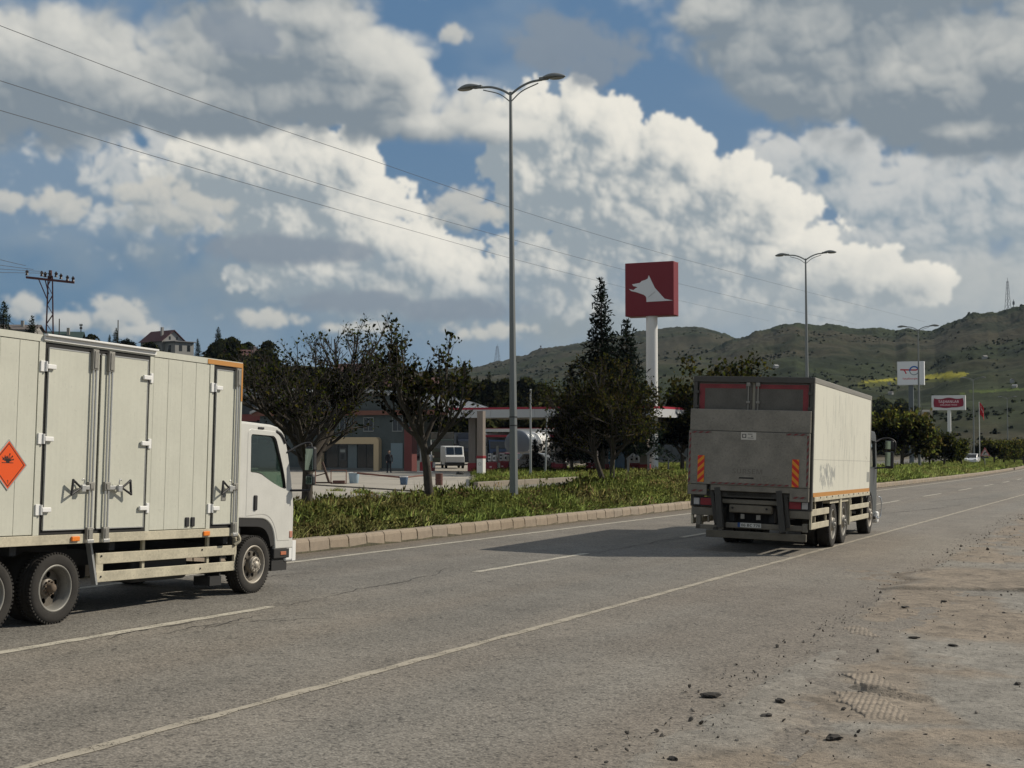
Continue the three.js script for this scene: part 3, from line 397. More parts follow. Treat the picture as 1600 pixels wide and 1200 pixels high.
  // cab
  const arch = (sh, sA, yA) => { sh.lineTo(4.52, .66); sh.lineTo(4.50, .80); sh.bezierCurveTo(4.47, .95, 4.36, 1.07, 4.14, 1.075); sh.lineTo(sA, yA); };
  const side = new THREE.Shape(); side.moveTo(3.55, 1.09); side.lineTo(3.55, 2.32); side.quadraticCurveTo(3.56, 2.385, 3.66, 2.392); side.lineTo(4.38, 2.372); side.quadraticCurveTo(4.60, 2.36, 4.69, 2.24); side.bezierCurveTo(4.78, 2.05, 4.88, 1.72, 4.925, 1.46); side.quadraticCurveTo(4.97, 1.30, 4.97, 1.12); side.lineTo(4.965, .64); side.lineTo(4.52, .64); arch(side, 3.55, 1.09);
  const dOut = new THREE.Path(); dOut.moveTo(3.775, 1.10); dOut.lineTo(3.775, 2.22); dOut.quadraticCurveTo(3.78, 2.325, 3.87, 2.325); dOut.lineTo(4.42, 2.31); dOut.quadraticCurveTo(4.54, 2.30, 4.60, 2.20); dOut.bezierCurveTo(4.70, 2.0, 4.80, 1.7, 4.84, 1.46); dOut.lineTo(4.88, 1.2); dOut.lineTo(4.875, .74); dOut.lineTo(4.56, .74); dOut.bezierCurveTo(4.50, 1.0, 4.38, 1.12, 4.14, 1.12); dOut.closePath();
  side.holes.push(dOut);
  const win = () => { const w = new THREE.Path(); w.moveTo(3.855, 1.715); w.lineTo(3.845, 2.20); w.quadraticCurveTo(3.85, 2.25, 3.90, 2.252); w.lineTo(4.38, 2.245); w.quadraticCurveTo(4.46, 2.24, 4.505, 2.16); w.bezierCurveTo(4.60, 1.95, 4.73, 1.70, 4.765, 1.49); w.lineTo(4.72, 1.475); w.bezierCurveTo(4.55, 1.50, 4.30, 1.60, 4.15, 1.665); w.quadraticCurveTo(4.05, 1.70, 3.90, 1.70); w.closePath(); return w; };
  const insetDoor = dOut.getPoints(10).map((p) => { const c = [4.25, 1.6]; const d = hypot(p.x - c[0], p.y - c[1]); return [p.x - (p.x - c[0]) / d * .009, p.y - (p.y - c[1]) / d * .009]; });
  const cab = [];
  for (const e of [-1, 1]) cab.push(sidePanel(side, e > 0 ? .93 : -.99, e > 0 ? .99 : -.93, .018, 3));
  const roofLine = [[3.55, 2.36], [3.66, 2.41], [4.38, 2.39], [4.56, 2.36], [4.68, 2.25], [4.62, 2.22], [4.52, 2.30], [4.36, 2.34], [3.62, 2.35]];
  cab.push(sidePanel(poly(roofLine), -.955, .955, .01, 2)); cab.push(B(-.93, .93, 1.0, 2.36, 3.56, 3.60));
  cab.push(sidePanel(poly([[4.90, 1.46], [4.955, 1.44], [5.0, 1.2], [5.005, .95], [4.95, .95]]), -.955, .955, .012, 2));
  bp('cab', cab, mt.whiteCab);
  for (const e of [1, -1]) {
    const ds = poly(insetDoor); ds.holes.push(win());
    const d = bp('cab_door', sidePanel(ds, e > 0 ? .935 : -.995, e > 0 ? .995 : -.935, .012, 2), mt.whiteCab);
    const wp = win().getPoints(12); part('door_window', sidePanel(new THREE.Shape(wp), e * .962, e * .962 + .001), mt.glass, d);
    const outer = wp.map((p) => { const c = [4.2, 1.95], k = hypot(p.x - c[0], p.y - c[1]); return [p.x - (p.x - c[0]) / k * .030, p.y - (p.y - c[1]) / k * .030]; });
    const ws = new THREE.Shape(wp); ws.holes.push(new THREE.Path(outer.map((p) => new THREE.Vector2(...p)))); part('window_seal', sidePanel(ws, e > 0 ? .955 : -.985, e > 0 ? .985 : -.955), mt.black, d);
    part('cab_handle', [RB(e > 0 ? .985 : -1.02, e > 0 ? 1.02 : -.985, 1.19, 1.40, 3.955, 4.025, .015)], mt.black, d);
  }
  bp('drip_lamp', [RB(.985, 1.003, 2.315, 2.345, 4.02, 4.16, .006)], mt.black);
  bp('pillar_trim', [tube([V(.985, 2.30, -4.47), V(.99, 2.25, -4.60), V(.99, 2.14, -4.70)], .025)], mt.black);
  bp('windscreen', sidePanel(poly([[4.66, 2.23], [4.668, 2.232], [4.935, 1.47], [4.927, 1.468]]), -.93, .93), mt.glass);
  bp('bumper', [RB(-.98, .98, .45, .70, 4.80, 5.03, .04)], mt.white); bp('grille', [RB(-.7, .7, .80, .96, 4.955, 5.008, .02)], mt.black); bp('headlamp', [RB(.70, .97, .72, .92, 4.93, 5.01, .04)], mt.zinc); bp('headlamp', [RB(-.97, -.70, .72, .92, 4.93, 5.01, .04)], mt.zinc);
  bp('corner_flap', [RB(.965, .985, .455, .745, 4.965, 5.06, .006)], mt.white); bp('corner_lamp', [RB(.985, 1.004, .79, .885, 4.86, 4.935, .008)], M([.45, .20, .14], .3));
  bp('step', [RB(.90, .985, .50, .645, 4.50, 4.90, .02), B(.6, .95, .33, .5, 4.5, 4.88)], mt.blackRough); bp('step_lamp', [RB(.984, .995, .55, .60, 4.66, 4.80, .006)], M([.42, .14, .07], .4));
  { const a = new THREE.Shape(); a.moveTo(4.52, .70); a.bezierCurveTo(4.46, .96, 4.36, 1.07, 4.14, 1.075); a.lineTo(3.55, 1.09); a.lineTo(3.55, .98); a.lineTo(4.10, .965); a.bezierCurveTo(4.28, .95, 4.38, .88, 4.43, .68); a.closePath(); bp('wheel_arch', sidePanel(a, .45, .975), mt.blackRough); bp('wheel_arch', sidePanel(a, -.975, -.45), mt.blackRough); }
  bp('cab_mount', [B(.5, .95, .80, 1.0, 3.56, 3.72), bar(V(.9, .86, -3.5), V(.9, .98, -3.62), .03), RB(.8, 1.02, .70, .95, 3.40, 3.53, .03)], mt.blackRough); bp('hose', [tube([V(1.06, .95, -3.42), V(1.10, .80, -3.50), V(1.06, .74, -3.44)], .025)], mt.cream);
  bp('seat', [RB(.25, .75, 1.15, 1.35, 3.72, 4.2, .05), RB(.25, .75, 1.3, 1.95, 3.66, 3.80, .05), RB(.36, .64, 1.97, 2.15, 3.68, 3.78, .04), RB(-.75, .1, 1.15, 1.35, 3.72, 4.2, .05), RB(-.75, -.1, 1.3, 1.95, 3.66, 3.80, .05)], mt.seat);
  bp('dashboard', [RB(-.92, .92, 1.15, 1.48, 4.45, 4.86, .06)], mt.seat); { const st = new THREE.TorusGeometry(.21, .018, 8, 28); st.rotateX(-.9); st.translate(.5, 1.52, -4.32); bp('steering_wheel', [st, bar(V(.5, 1.5, -4.33), V(.5, 1.30, -4.55), .03)], mt.black); }
  bp('cab_floor', [B(-.92, .92, 1.02, 1.12, 3.6, 4.6), B(-.92, .92, .66, .74, 4.5, 4.93)], mt.blackRough);
  for (const e of [1, -1]) {
    const X = (v) => e * v; const m = bp('door_mirror', [RB(min(X(1.13), X(1.29)), max(X(1.13), X(1.29)), 1.74, 2.10, 5.0, 5.10, .04), RB(min(X(1.15), X(1.28)), max(X(1.15), X(1.28)), 1.54, 1.70, 5.0, 5.10, .04)], mt.black);
    part('mirror_arm', tube([V(X(.98), 2.0, -4.74), V(X(1.12), 2.14, -4.98), V(X(1.2), 2.15, -5.05), V(X(1.22), 2.08, -5.05)], .014), mt.black, m); part('mirror_arm', [bar(V(X(.97), 1.465, -4.86), V(X(1.2), 1.47, -5.05), .016), bar(V(X(1.2), 1.47, -5.05), V(X(1.22), 1.6, -5.05), .014)], mt.black, m);
    for (const [a, b, ya, yb] of [[1.145, 1.275, 1.76, 2.07], [1.165, 1.265, 1.56, 1.67]]) part('mirror_glass', RB(min(X(a), X(b)), max(X(a), X(b)), ya, yb, 4.994, 5.002, .004), mt.mirrorDim, m);
  }
  bp('roof_deflector', [tube([V(-.5, 2.40, -3.8), V(-.5, 2.47, -4.1), V(.3, 2.47, -4.1), V(.3, 2.40, -3.8)], .02)], mt.black);
  wheelParts(t, .97, 3.885, .39, .22, 'front', 1); wheelParts(t, -.97, 3.885, .39, .22, 'front', -1);
  wheelParts(t, .97, .055, .395, .22, 'dished', 1); wheelParts(t, -.97, .055, .395, .22, 'dished', -1);
  wheelParts(t, .97, -.975, .395, .22, 'dished', 1); wheelParts(t, -.97, -.975, .395, .22, 'dished', -1);
  for (const e of [.72, -.72]) for (const s of [.055]) part('inner_tyre', latheX([[.25, -.1], [.34, -.11], [.388, -.08], [.388, .08], [.34, .11], [.25, .1]], 40).translate(e, .395, -s), mt.tyre, t);
}

// ---------------------------------------------------------------- the grey box lorry driving away
{
  const t = thing('tail_lift_truck', 'grey box lorry with raised tail lift driving away in the right lane', 'truck', V(0, 0, 0), 0);
  vehicleFrame(t, 4.792, 28.624, .389);
  const q = lean(.010, .0065);
  const bp = (name, geo, mat, parent = t, label) => { const m = part(name, geo, mat, parent, label); if (parent === t) m.quaternion.copy(q); return m; };
  const hw = 1.243, y0 = 1.17, y1 = 3.58, s1 = 7.98;
  const panelTex = canvas(1024, 320, (c, w, h) => { c.fillStyle = '#cccbbe'; c.fillRect(0, 0, w, h); const r = rng(8); for (let i = 0; i < 520; i++) { const x = r() * w, y = r() * h * .75; c.fillStyle = `rgba(98,100,96,${.04 + .08 * r()})`; const cx = (x - 470) / 190; if (r() < .25 + .75 * exp(-cx * cx)) c.fillRect(x, y, 2 + 9 * r(), 20 + 110 * r()); } for (let i = 0; i < 380; i++) { const x = (90 + 250 * r()), y = 232 + 62 * r(); c.fillStyle = `rgba(128,131,130,${.18 + .3 * r()})`; if (fbm(x * .03, y * .05, 3) > .43) c.fillRect(x, y, 4 + 8 * r(), 4 + 16 * r()); } c.fillStyle = 'rgba(80,80,78,.35)'; c.fillRect(0, 222, w, 1.5); c.fillStyle = 'rgba(120,122,120,.8)'; c.fillRect(w - 66, 262, 58, 36); for (let i = 0; i < 90; i++) { c.fillStyle = `rgba(70,62,50,${.15 + .3 * r()})`; c.fillRect(r() * w, r() * h, 1 + 2 * r(), 1 + 3 * r()); } c.strokeStyle = '#2b2b28'; c.lineWidth = 2.4; c.beginPath(); c.moveTo(930, 206); c.lineTo(948, 216); c.stroke(); });
  const sideMat = new THREE.MeshStandardMaterial({ map: panelTex, roughness: .55 });
  bp('cargo_box', [B(-hw + .02, hw - .02, y0 + .08, y1 - .03, .12, s1 - .03), B(-hw, -hw + .02, y0 + .08, y1 - .11, .1, s1 - .05)], M([.50, .48, .40], .6));
  for (const e of [1, -1]) { const g = B(e > 0 ? hw - .02 : -hw + .001, e > 0 ? hw : -hw + .021, y0 + .095, y1 - .105, .10, s1 - .05); const n = g.attributes.normal, p = g.attributes.position, uv = g.attributes.uv; for (let i = 0; i < p.count; i++) if (abs(n.getX(i)) > .5) uv.setXY(i, clamp((-p.getZ(i) - .1) / (s1 - .15)), clamp((p.getY(i) - y0 - .095) / (y1 - y0 - .2))); bp('side_panel', g, sideMat); }
  bp('roof_rail', [RB(hw - .03, hw + .012, y1 - .11, y1, .02, s1, .012), RB(-hw - .012, -hw + .03, y1 - .11, y1, .02, s1, .012), B(-hw + .03, hw - .03, y1 - .03, y1 - .008, .02, s1)], mt.steelDull);
  bp('corner_post', [RB(hw - .05, hw + .012, y0, y1 - .11, s1 - .06, s1, .012)], mt.steelDull);
  bp('orange_band', [B(hw - .005, hw + .003, y0 + .01, y0 + .094, .12, s1 - .06)], mt.orangeTape); bp('sill_rail', [metres(RB(hw - .05, hw + .012, y0 - .085, y0 + .008, .26, s1 - .02, .008)), metres(RB(-hw - .012, -hw + .05, y0 - .085, y0 + .008, .26, s1 - .02, .008))], mt.cream);
  for (const s of range(.9, 7.5, 9)) bp('sill_bolt', new THREE.CylinderGeometry(.016, .016, .02, 8).rotateZ(PI / 2).translate(hw + .014, y0 - .01, -s), mt.blackRough);
  // rear frame and doors (bare grey metal)
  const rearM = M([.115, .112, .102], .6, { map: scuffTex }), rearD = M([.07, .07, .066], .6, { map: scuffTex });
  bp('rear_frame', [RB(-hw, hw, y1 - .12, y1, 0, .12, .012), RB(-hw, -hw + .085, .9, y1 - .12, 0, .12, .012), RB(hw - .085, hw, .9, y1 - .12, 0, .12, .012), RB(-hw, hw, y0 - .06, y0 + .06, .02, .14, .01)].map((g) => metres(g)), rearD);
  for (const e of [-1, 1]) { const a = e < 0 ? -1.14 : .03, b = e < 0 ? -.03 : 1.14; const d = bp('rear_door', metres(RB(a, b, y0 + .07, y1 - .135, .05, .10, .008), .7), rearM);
    const tx = e < 0 ? [a + .02, a + .13] : [b - .13, b - .02]; part('red_tape', [B(a + .02, e < 0 ? b - .13 : b - .02, y1 - .245, y1 - .155, .046, .05), B(tx[0], tx[1], y0 + .4, y1 - .246, .046, .05)].map((g) => { return metres(g); }), M([.24, .03, .04], .6, { map: scuffTex }), d); part('lock_rod', [bar(V(e * .10, y0 + .1, -.03), V(e * .10, y1 - .12, -.03), .016), RB(e * .10 - .04, e * .10 + .04, y1 - .20, y1 - .12, .0, .05, .01), RB(e * .10 - .04, e * .10 + .04, y1 - .55, y1 - .5, .0, .05, .01)], mt.steelDull, d); for (const y of [3.25, 2.95]) part('hinge', RB(e > 0 ? 1.12 : -1.20, e > 0 ? 1.20 : -1.12, y - .03, y + .03, -.02, .05, .01), rearD, d); }
  // raised tail lift platform, made of two boards
  const striped = (n, c1, c2, w, h, k = 1) => canvas(w, h, (c) => { c.fillStyle = c1; c.fillRect(0, 0, w, h); c.fillStyle = c2; const st = w / n; for (let i = -n; i < n * 2; i += 2) { c.beginPath(); c.moveTo(i * st, h); c.lineTo(i * st + st, h); c.lineTo(i * st + st + h * k, 0); c.lineTo(i * st + h * k, 0); c.fill(); } });
  const tape = new THREE.MeshStandardMaterial({ map: striped(28, '#625e58', '#6b2e2f', 512, 16), roughness: .6 });
  const plat = bp('tail_lift', [metres(RB(-1.265, 1.205, 2.455, 2.90, -.10, -.03, .012), .6), metres(RB(-1.28, 1.20, 1.36, 2.448, -.13, -.045, .012), .6, .3)], M([.265, .255, .228], .55, { metalness: .15, map: scuffTex }), t);
  plat.geometry.rotateX(0);
  const tpl = (name, geo, mat, label) => part(name, geo, mat, plat, label);
  tpl('lift_lip', [metres(RB(-.80, .86, 1.24, 1.36, -.11, -.05, .01)), metres(RB(-1.28, -.88, 1.14, 1.352, -.12, -.05, .01)), metres(RB(.82, 1.20, 1.08, 1.352, -.12, -.05, .01))], M([.225, .215, .19], .6, { map: scuffTex }));
  const strip = (x0, x1, ya, yb, z) => { const vert = yb - ya > x1 - x0; const g = box(x0, x1, ya, yb, z, z + .003); const p = g.attributes.position, uv = g.attributes.uv; for (let i = 0; i < p.count; i++) uv.setXY(i, vert ? (p.getY(i) - ya) / 1.9 : (p.getX(i) - x0) / 1.9, vert ? (p.getX(i) - x0) / (x1 - x0) : (p.getY(i) - ya) / (yb - ya)); return g; };
  tpl('warning_tape', [strip(-1.265, -1.225, 1.38, 2.40, .131), strip(1.145, 1.185, 1.38, 2.40, .131), strip(-1.22, -.80, 2.40, 2.44, .131), strip(.72, 1.14, 2.40, 2.44, .131), strip(-.8, .8, 1.375, 1.412, .131), strip(-1.2, -.95, 1.20, 1.245, .121), strip(.88, 1.16, 1.14, 1.185, .121)], tape);
  const chev = (dir) => new THREE.MeshStandardMaterial({ map: canvas(64, 256, (c, w, h) => { c.fillStyle = '#d5861c'; c.fillRect(0, 0, w, h); c.fillStyle = '#c3241b'; for (let i = -1; i < 5; i++) { c.beginPath(); const y = i * 74 + 26, k = 60 * dir; c.moveTo(0, y + k); c.lineTo(w, y); c.lineTo(w, y + 37); c.lineTo(0, y + 37 + k); c.fill(); } }), roughness: .5 });
  tpl('chevron_board', RB(-1.075, -.935, 1.40, 1.945, -.143, -.131, .004), chev(1)); tpl('chevron_board', RB(.86, 1.0, 1.37, 1.925, -.143, -.131, .004), chev(-1));
  const stick = canvas(128, 64, (c) => { c.fillStyle = '#bdb9b0'; c.fillRect(0, 0, 128, 64); c.fillStyle = '#2c2c2c'; c.fillRect(10, 14, 34, 34); c.fillStyle = '#bdb9b0'; c.fillRect(17, 20, 20, 22); c.fillStyle = '#4a4a48'; c.fillRect(56, 12, 40, 6); c.fillRect(86, 28, 12, 10); c.fillRect(56, 46, 50, 5); });
  tpl('lift_sticker', box(-.19, .12, 2.29, 2.44, .131, .134), new THREE.MeshStandardMaterial({ map: stick, roughness: .5 }));
  const ghost = new THREE.MeshStandardMaterial({ map: canvas(512, 96, (c) => { c.fillStyle = '#7b776f'; c.fillRect(0, 0, 512, 96); c.fillStyle = '#656159'; c.font = 'bold 84px sans-serif'; c.textAlign = 'center'; c.fillText('SÜRSEM', 256, 80, 490); c.globalAlpha = .35; const r = rng(3); for (let i = 0; i < 400; i++) { c.fillStyle = r() > .5 ? '#7b776f' : '#737068'; c.fillRect(r() * 512, r() * 96, 3 + 22 * r(), 2 + 7 * r()); } }), roughness: .6 });
  tpl('faded_lettering', box(-.54, .46, 1.575, 1.73, .131, .1325), ghost); tpl('lift_slot', RB(-.21, .09, 1.50, 1.53, -.136, -.129, .004), mt.blackRough);
  // lift machinery and rear crossmembers
  const dk = M([.05, .05, .047], .7, { map: scuffTex }), gm = M([.18, .17, .145], .6, { map: scuffTex });
  bp('lift_arm', [beam(V(-.66, 1.30, .05), V(-.57, .50, .10), .13, .12), beam(V(-.80, 1.28, .02), V(-.68, .58, .04), .07, .07), RB(-.85, -.60, 1.18, 1.33, -.05, .06, .02)], dk); bp('lift_arm', [beam(V(.60, 1.28, .05), V(.70, .46, .10), .13, .12), beam(V(.72, 1.26, .02), V(.80, .55, .04), .07, .07), RB(.56, .82, 1.16, 1.30, -.05, .06, .02)], dk);
  bp('lift_beam', [metres(RB(-.50, .46, 1.12, 1.24, .02, .14, .02)), metres(RB(-.62, .58, .98, 1.075, .05, .15, .02))], gm); bp('lift_housing', [metres(RB(-.44, .44, .80, .965, .02, .22, .03))], M([.18, .165, .135], .6, { map: scuffTex })); for (const x of [-.36, .34]) bp('housing_bolt', new THREE.CylinderGeometry(.022, .022, .03, 10).rotateX(PI / 2).translate(x, .90, -.01), mt.blackRough);
  bp('reflector', [RB(-.20, -.12, .68, .78, .05, .08, .01)], mt.steelDull); bp('reflector', [RB(.12, .21, .67, .77, .05, .08, .01)], mt.steelDull);
  bp('rear_beam', [metres(RB(-.50, 1.14, .485, .60, .02, .12, .02)), RB(1.06, 1.16, .47, .64, .0, .14, .015)], gm); bp('chassis', [B(-.46, -.36, .62, 1.08, .2, 9.2), B(.36, .46, .62, 1.08, .2, 9.2), B(-1.1, 1.1, .9, 1.08, .3, .4), B(-1.1, 1.1, .9, 1.08, 2.0, 2.1), B(-1.1, 1.1, .9, 1.08, 5.0, 5.1), B(-1.1, 1.1, .9, 1.08, 7.6, 7.7), B(-.9, .9, .42, .58, 2.9, 3.03), B(-.9, .9, .42, .58, 4.32, 4.45), B(-.9, .9, .42, .58, 8.48, 8.60), RB(-1.05, -.5, .45, .95, 5.2, 6.7, .05), RB(.5, 1.02, .50, .95, 5.3, 6.4, .1), B(-.6, .6, .5, .9, .5, .56)], mt.chassis);
  bp('underrun_bar', [metres(RB(-.88, 1.16, .285, .435, -.08, .02, .012))], M([.125, .115, .092], .65, { map: scuffTex })); for (const e of [-.7, .7]) bp('bar_bracket', [beam(V(e, .40, .03), V(e, .75, -.3), .09, .05)], dk);
  bp('number_plate', (() => { const g = box(-.24, .24, .515, .605, .0, .014); return g.translate(0, 0, .0); })(), new THREE.MeshStandardMaterial({ map: canvas(512, 112, (c) => { c.fillStyle = '#b9bab4'; c.fillRect(0, 0, 512, 112); c.fillStyle = '#1d3f74'; c.fillRect(0, 0, 58, 112); c.fillStyle = '#141414'; c.font = 'bold 96px sans-serif'; c.textAlign = 'center'; c.fillText('06 BC 770', 285, 92, 420); }), roughness: .5 }));
  for (const [a, b, e] of [[-1.20, -.72, -1], [.74, 1.20, 1]]) { const l = bp('tail_lamp', [RB(a - .02, b + .02, .90, 1.10, .0, .12, .02)], mt.black); part('red_lens', [RB(e < 0 ? a + .17 : a + .05, e < 0 ? b - .04 : b - .17, .93, 1.075, -.012, .01, .012)], mt.redDeep, l); part('clear_lens', [RB(e < 0 ? a + .03 : b - .15, e < 0 ? a + .15 : b - .03, .935, 1.07, -.012, .01, .012)], M([.42, .42, .42], .3), l); }
  bp('rear_step', [metres(RB(-1.22, -.72, .72, .88, .02, .12, .012)), metres(RB(.70, 1.21, .74, .90, .02, .12, .012)), RB(-1.12, -1.02, .44, .72, .02, .1, .01), RB(-.88, -.84, .58, .72, .02, .08, .01), RB(-1.12, -.55, .44, .53, .02, .1, .01)], gm);
  // side guards, mudflaps
  for (const e of [1, -1]) { const X = (a, b) => [min(e * a, e * b), max(e * a, e * b)]; const [a, b] = X(1.19, 1.235), [c, d] = X(1.15, 1.19);
    bp('guard_rail', metres(RB(a, b, .80, .93, .12, 2.12, .008)), mt.cream); bp('guard_rail', metres(RB(a, b, .53, .655, .12, 2.12, .008)), mt.cream); bp('guard_rail', metres(RB(a, b, .79, .905, 4.98, 7.98, .008)), mt.cream); bp('guard_rail', metres(RB(a, b, .515, .63, 4.98, 7.98, .008)), mt.cream);
    bp('guard_post', [RB(a, b, .53, 1.10, .06, .15, .008), RB(c, d, .5, 1.1, .72, .77, .005), RB(c, d, .6, .93, 2.0, 2.06, .005), RB(a, b, .45, 1.1, 4.93, 4.985, .008), RB(c, d, .5, 1.1, 5.4, 5.45, .005), RB(c, d, .5, 1.1, 7.2, 7.25, .005)].map((g) => metres(g)), mt.cream); bp('mudguard', [metres(RB(a, b, .50, 1.09, 3.56, 3.78, .02)), RB(c - .2, d, .35, 1.05, 4.90, 4.92, .008), B(min(e * .78, e * 1.2), max(e * .78, e * 1.2), 1.0, 1.06, 2.4, 4.9)], mt.cream); }
  // cab: upright cab ahead of the box
  const side = new THREE.Shape(); side.moveTo(8.05, .98); side.lineTo(8.05, 2.62); side.quadraticCurveTo(8.07, 2.72, 8.2, 2.73); side.lineTo(9.3, 2.70); side.quadraticCurveTo(9.5, 2.68, 9.58, 2.5); side.lineTo(9.85, 1.75); side.lineTo(9.92, .55); side.lineTo(9.25, .55); side.bezierCurveTo(9.22, .95, 9.0, 1.15, 8.55, 1.15); side.lineTo(8.05, 1.1); side.closePath();
  const wn = new THREE.Path(); wn.moveTo(8.55, 1.75); wn.lineTo(8.55, 2.5); wn.lineTo(9.38, 2.48); wn.lineTo(9.62, 1.78); wn.closePath(); side.holes.push(wn);
  bp('cab', [sidePanel(side, 1.08, 1.16, .02, 2), sidePanel(side, -1.16, -1.08, .02, 2), sidePanel(poly([[8.05, 2.66], [8.2, 2.74], [9.3, 2.71], [9.55, 2.55], [9.5, 2.5], [9.2, 2.66]]), -1.15, 1.15), B(-1.13, 1.13, 1.0, 2.7, 8.06, 8.10), B(-1.12, 1.12, .55, 1.7, 9.84, 9.90)], M([.060, .070, .076], .4));
  bp('door_window', [sidePanel(new THREE.Shape(wn.getPoints()), 1.12, 1.121), sidePanel(new THREE.Shape(wn.getPoints()), -1.121, -1.12), sidePanel(poly([[9.56, 2.5], [9.565, 2.505], [9.86, 1.72], [9.855, 1.715]]), -1.13, 1.13)], mt.glass);
  bp('cab_seat', [RB(.3, .9, 1.25, 2.1, 8.3, 8.5, .05), RB(-.9, -.3, 1.25, 2.1, 8.3, 8.5, .05), B(-1.1, 1.1, 1.0, 1.1, 8.1, 9.8), RB(-1.1, 1.1, 1.2, 1.65, 9.45, 9.8, .05)], mt.seat); bp('bumper', [RB(-1.2, 1.22, .32, .62, 9.72, 10.0, .05)], mt.white); bp('cab_step', [RB(1.15, 1.25, .42, .52, 9.3, 9.68, .02), tube([V(1.24, 1.02, -9.62), V(1.30, .98, -9.66), V(1.30, .50, -9.66), V(1.24, .44, -9.62)], .018)], mt.chrome);
  const mir = bp('door_mirror', [RB(1.38, 1.62, 2.25, 2.50, 9.55, 9.66, .05), RB(1.40, 1.62, 1.76, 2.22, 9.55, 9.66, .05)], mt.black); part('mirror_arm', tube([V(1.13, 2.42, -9.40), V(1.32, 2.54, -9.6), V(1.50, 2.55, -9.62), V(1.64, 2.46, -9.62), V(1.64, 2.2, -9.62)], .022), mt.black, mir); part('mirror_arm', bar(V(1.13, 1.76, -9.45), V(1.6, 1.80, -9.62), .022), mt.black, mir); for (const [ya, yb] of [[2.27, 2.48], [1.83, 2.19]]) part('mirror_glass', RB(1.40, 1.54, ya, yb, 9.542, 9.552, .004), mt.mirrorDim, mir);
  bp('door_mirror', [RB(-1.58, -1.36, 1.80, 2.50, 9.55, 9.66, .05), bar(V(-1.2, 2.45, -9.5), V(-1.45, 2.5, -9.62), .018), bar(V(-1.2, 1.78, -9.5), V(-1.45, 1.82, -9.62), .018)], mt.black);
  for (const [s, st] of [[2.963, 'dished'], [4.385, 'pale'], [8.539, 'front']]) { wheelParts(t, 1.05, s, .50, .29, st === 'front' ? 'front' : 'pale', 1); wheelParts(t, -1.05, s, .50, .29, 'pale', -1); }
  for (const s of [2.963, 4.385]) for (const e of [.72, -.72]) part('inner_tyre', latheX([[.30, -.14], [.44, -.15], [.49, -.12], [.49, .12], [.44, .15], [.30, .14]], 40).translate(e, .5, -s), mt.tyre, t);
}

// ---------------------------------------------------------------- lamps, poles, wires, signs
const NX = V(CA, 0, SA), DX = V(SA, 0, -CA);   // across the road to the right, along the road
const ROADTURN = -RA;                            // rotation.y that turns local +x across the road
function ngon(r0, r1, h, n = 8) { const g = new THREE.CylinderGeometry(r1, r0, h, n, 1).toNonIndexed(); g.translate(0, h / 2, 0); g.computeVertexNormals(); return g; }
function lampHead(dir) { // cobra head pointing along dir*x from the arm's end
  const g = new THREE.SphereGeometry(1, 20, 12), p = g.attributes.position;
  for (let i = 0; i < p.count; i++) { let x = p.getX(i), y = p.getY(i), z = p.getZ(i); const k = (x + 1) / 2; const wz = .05 + .12 * sin(PI * clamp(.15 + k * .75)); y = y > 0 ? y * (.06 + .06 * sin(PI * clamp(k * .9))) : y * .03; p.setXYZ(i, dir * (.40 + x * .40), y + .02 - .03 * k * k, z * wz); } g.computeVertexNormals(); return g;
}
function streetLamp(label, base, leanX = 0) {
  const t = thing('street_lamp', label, 'street lamp', base, ROADTURN, 'double street lamps along the median');
  t.rotation.z = leanX;
  part('pole', [ngon(.135, .045, 12.2), new THREE.CylinderGeometry(.17, .17, .03, 12).translate(0, .015, 0)], mt.pole, t);
  part('strap', [2.55, 2.30].map((y) => new THREE.CylinderGeometry(.125, .125, .03, 8).translate(0, y, 0)), mt.black, t);
  for (const e of [-1, 1]) { part('arm', tube([V(0, 12.12, 0), V(e * .30, 12.30, 0), V(e * .65, 12.42, 0), V(e * 1.02, 12.45, 0)], .036, 8), mt.pole, t); part('arm_brace', tube([V(0, 11.90, 0), V(e * .35, 12.17, 0), V(e * .90, 12.36, 0)], .018, 6), mt.pole, t);
    const hd = part('lamp_head', [lampHead(e).translate(e * .98, 12.47, 0), RB(min(e * .94, e * 1.22), max(e * .94, e * 1.22), 12.43, 12.52, -.06, .06, .02)], M([.16, .17, .17], .5), t); part('lamp_glass', (() => { const g = new THREE.SphereGeometry(1, 16, 8, 0, 2 * PI, PI / 2, PI / 2); g.scale(.24, .045, .11); return g.translate(e * 1.50, 12.445, 0); })(), M([.30, .30, .28], .25), hd); }
  return t;
}
const sink = (px, Z, lift = 0) => { const X = (px - 800) / F * Z; return W(X, gXZ(X, Z) + lift, Z); };
streetLamp('tall double street lamp standing in the grass strip near the middle of the view', sink(803, 41.4, -.02), .009);
streetLamp('double street lamp rising behind the grey lorry with the tail lift', sink(1262, 80), .004);
streetLamp('double street lamp in front of the white square fuel sign', sink(1436, 121));
streetLamp('small far street lamp beside the red flag', sink(1521, 205));
streetLamp('farthest street lamp, near the right edge of the view', sink(1574, 280));
// bare posts by the station
{ const a = thing('post', 'slim grey post on the island just right of the near street lamp', 'post', sink(829, 88), 0); part('pole', ngon(.08, .055, 5.6, 10), mt.galv, a); part('cap', new THREE.SphereGeometry(.065, 10, 8).translate(0, 5.62, 0), mt.galv, a);
  const b = thing('post', 'slim leaning grey post beside the red pumps', 'post', sink(852, 96), 0); b.rotation.z = -.03; part('pole', ngon(.07, .05, 4.4, 10), mt.galv, b); part('cap', new THREE.SphereGeometry(.06, 10, 8).translate(0, 4.42, 0), mt.galv, b); }
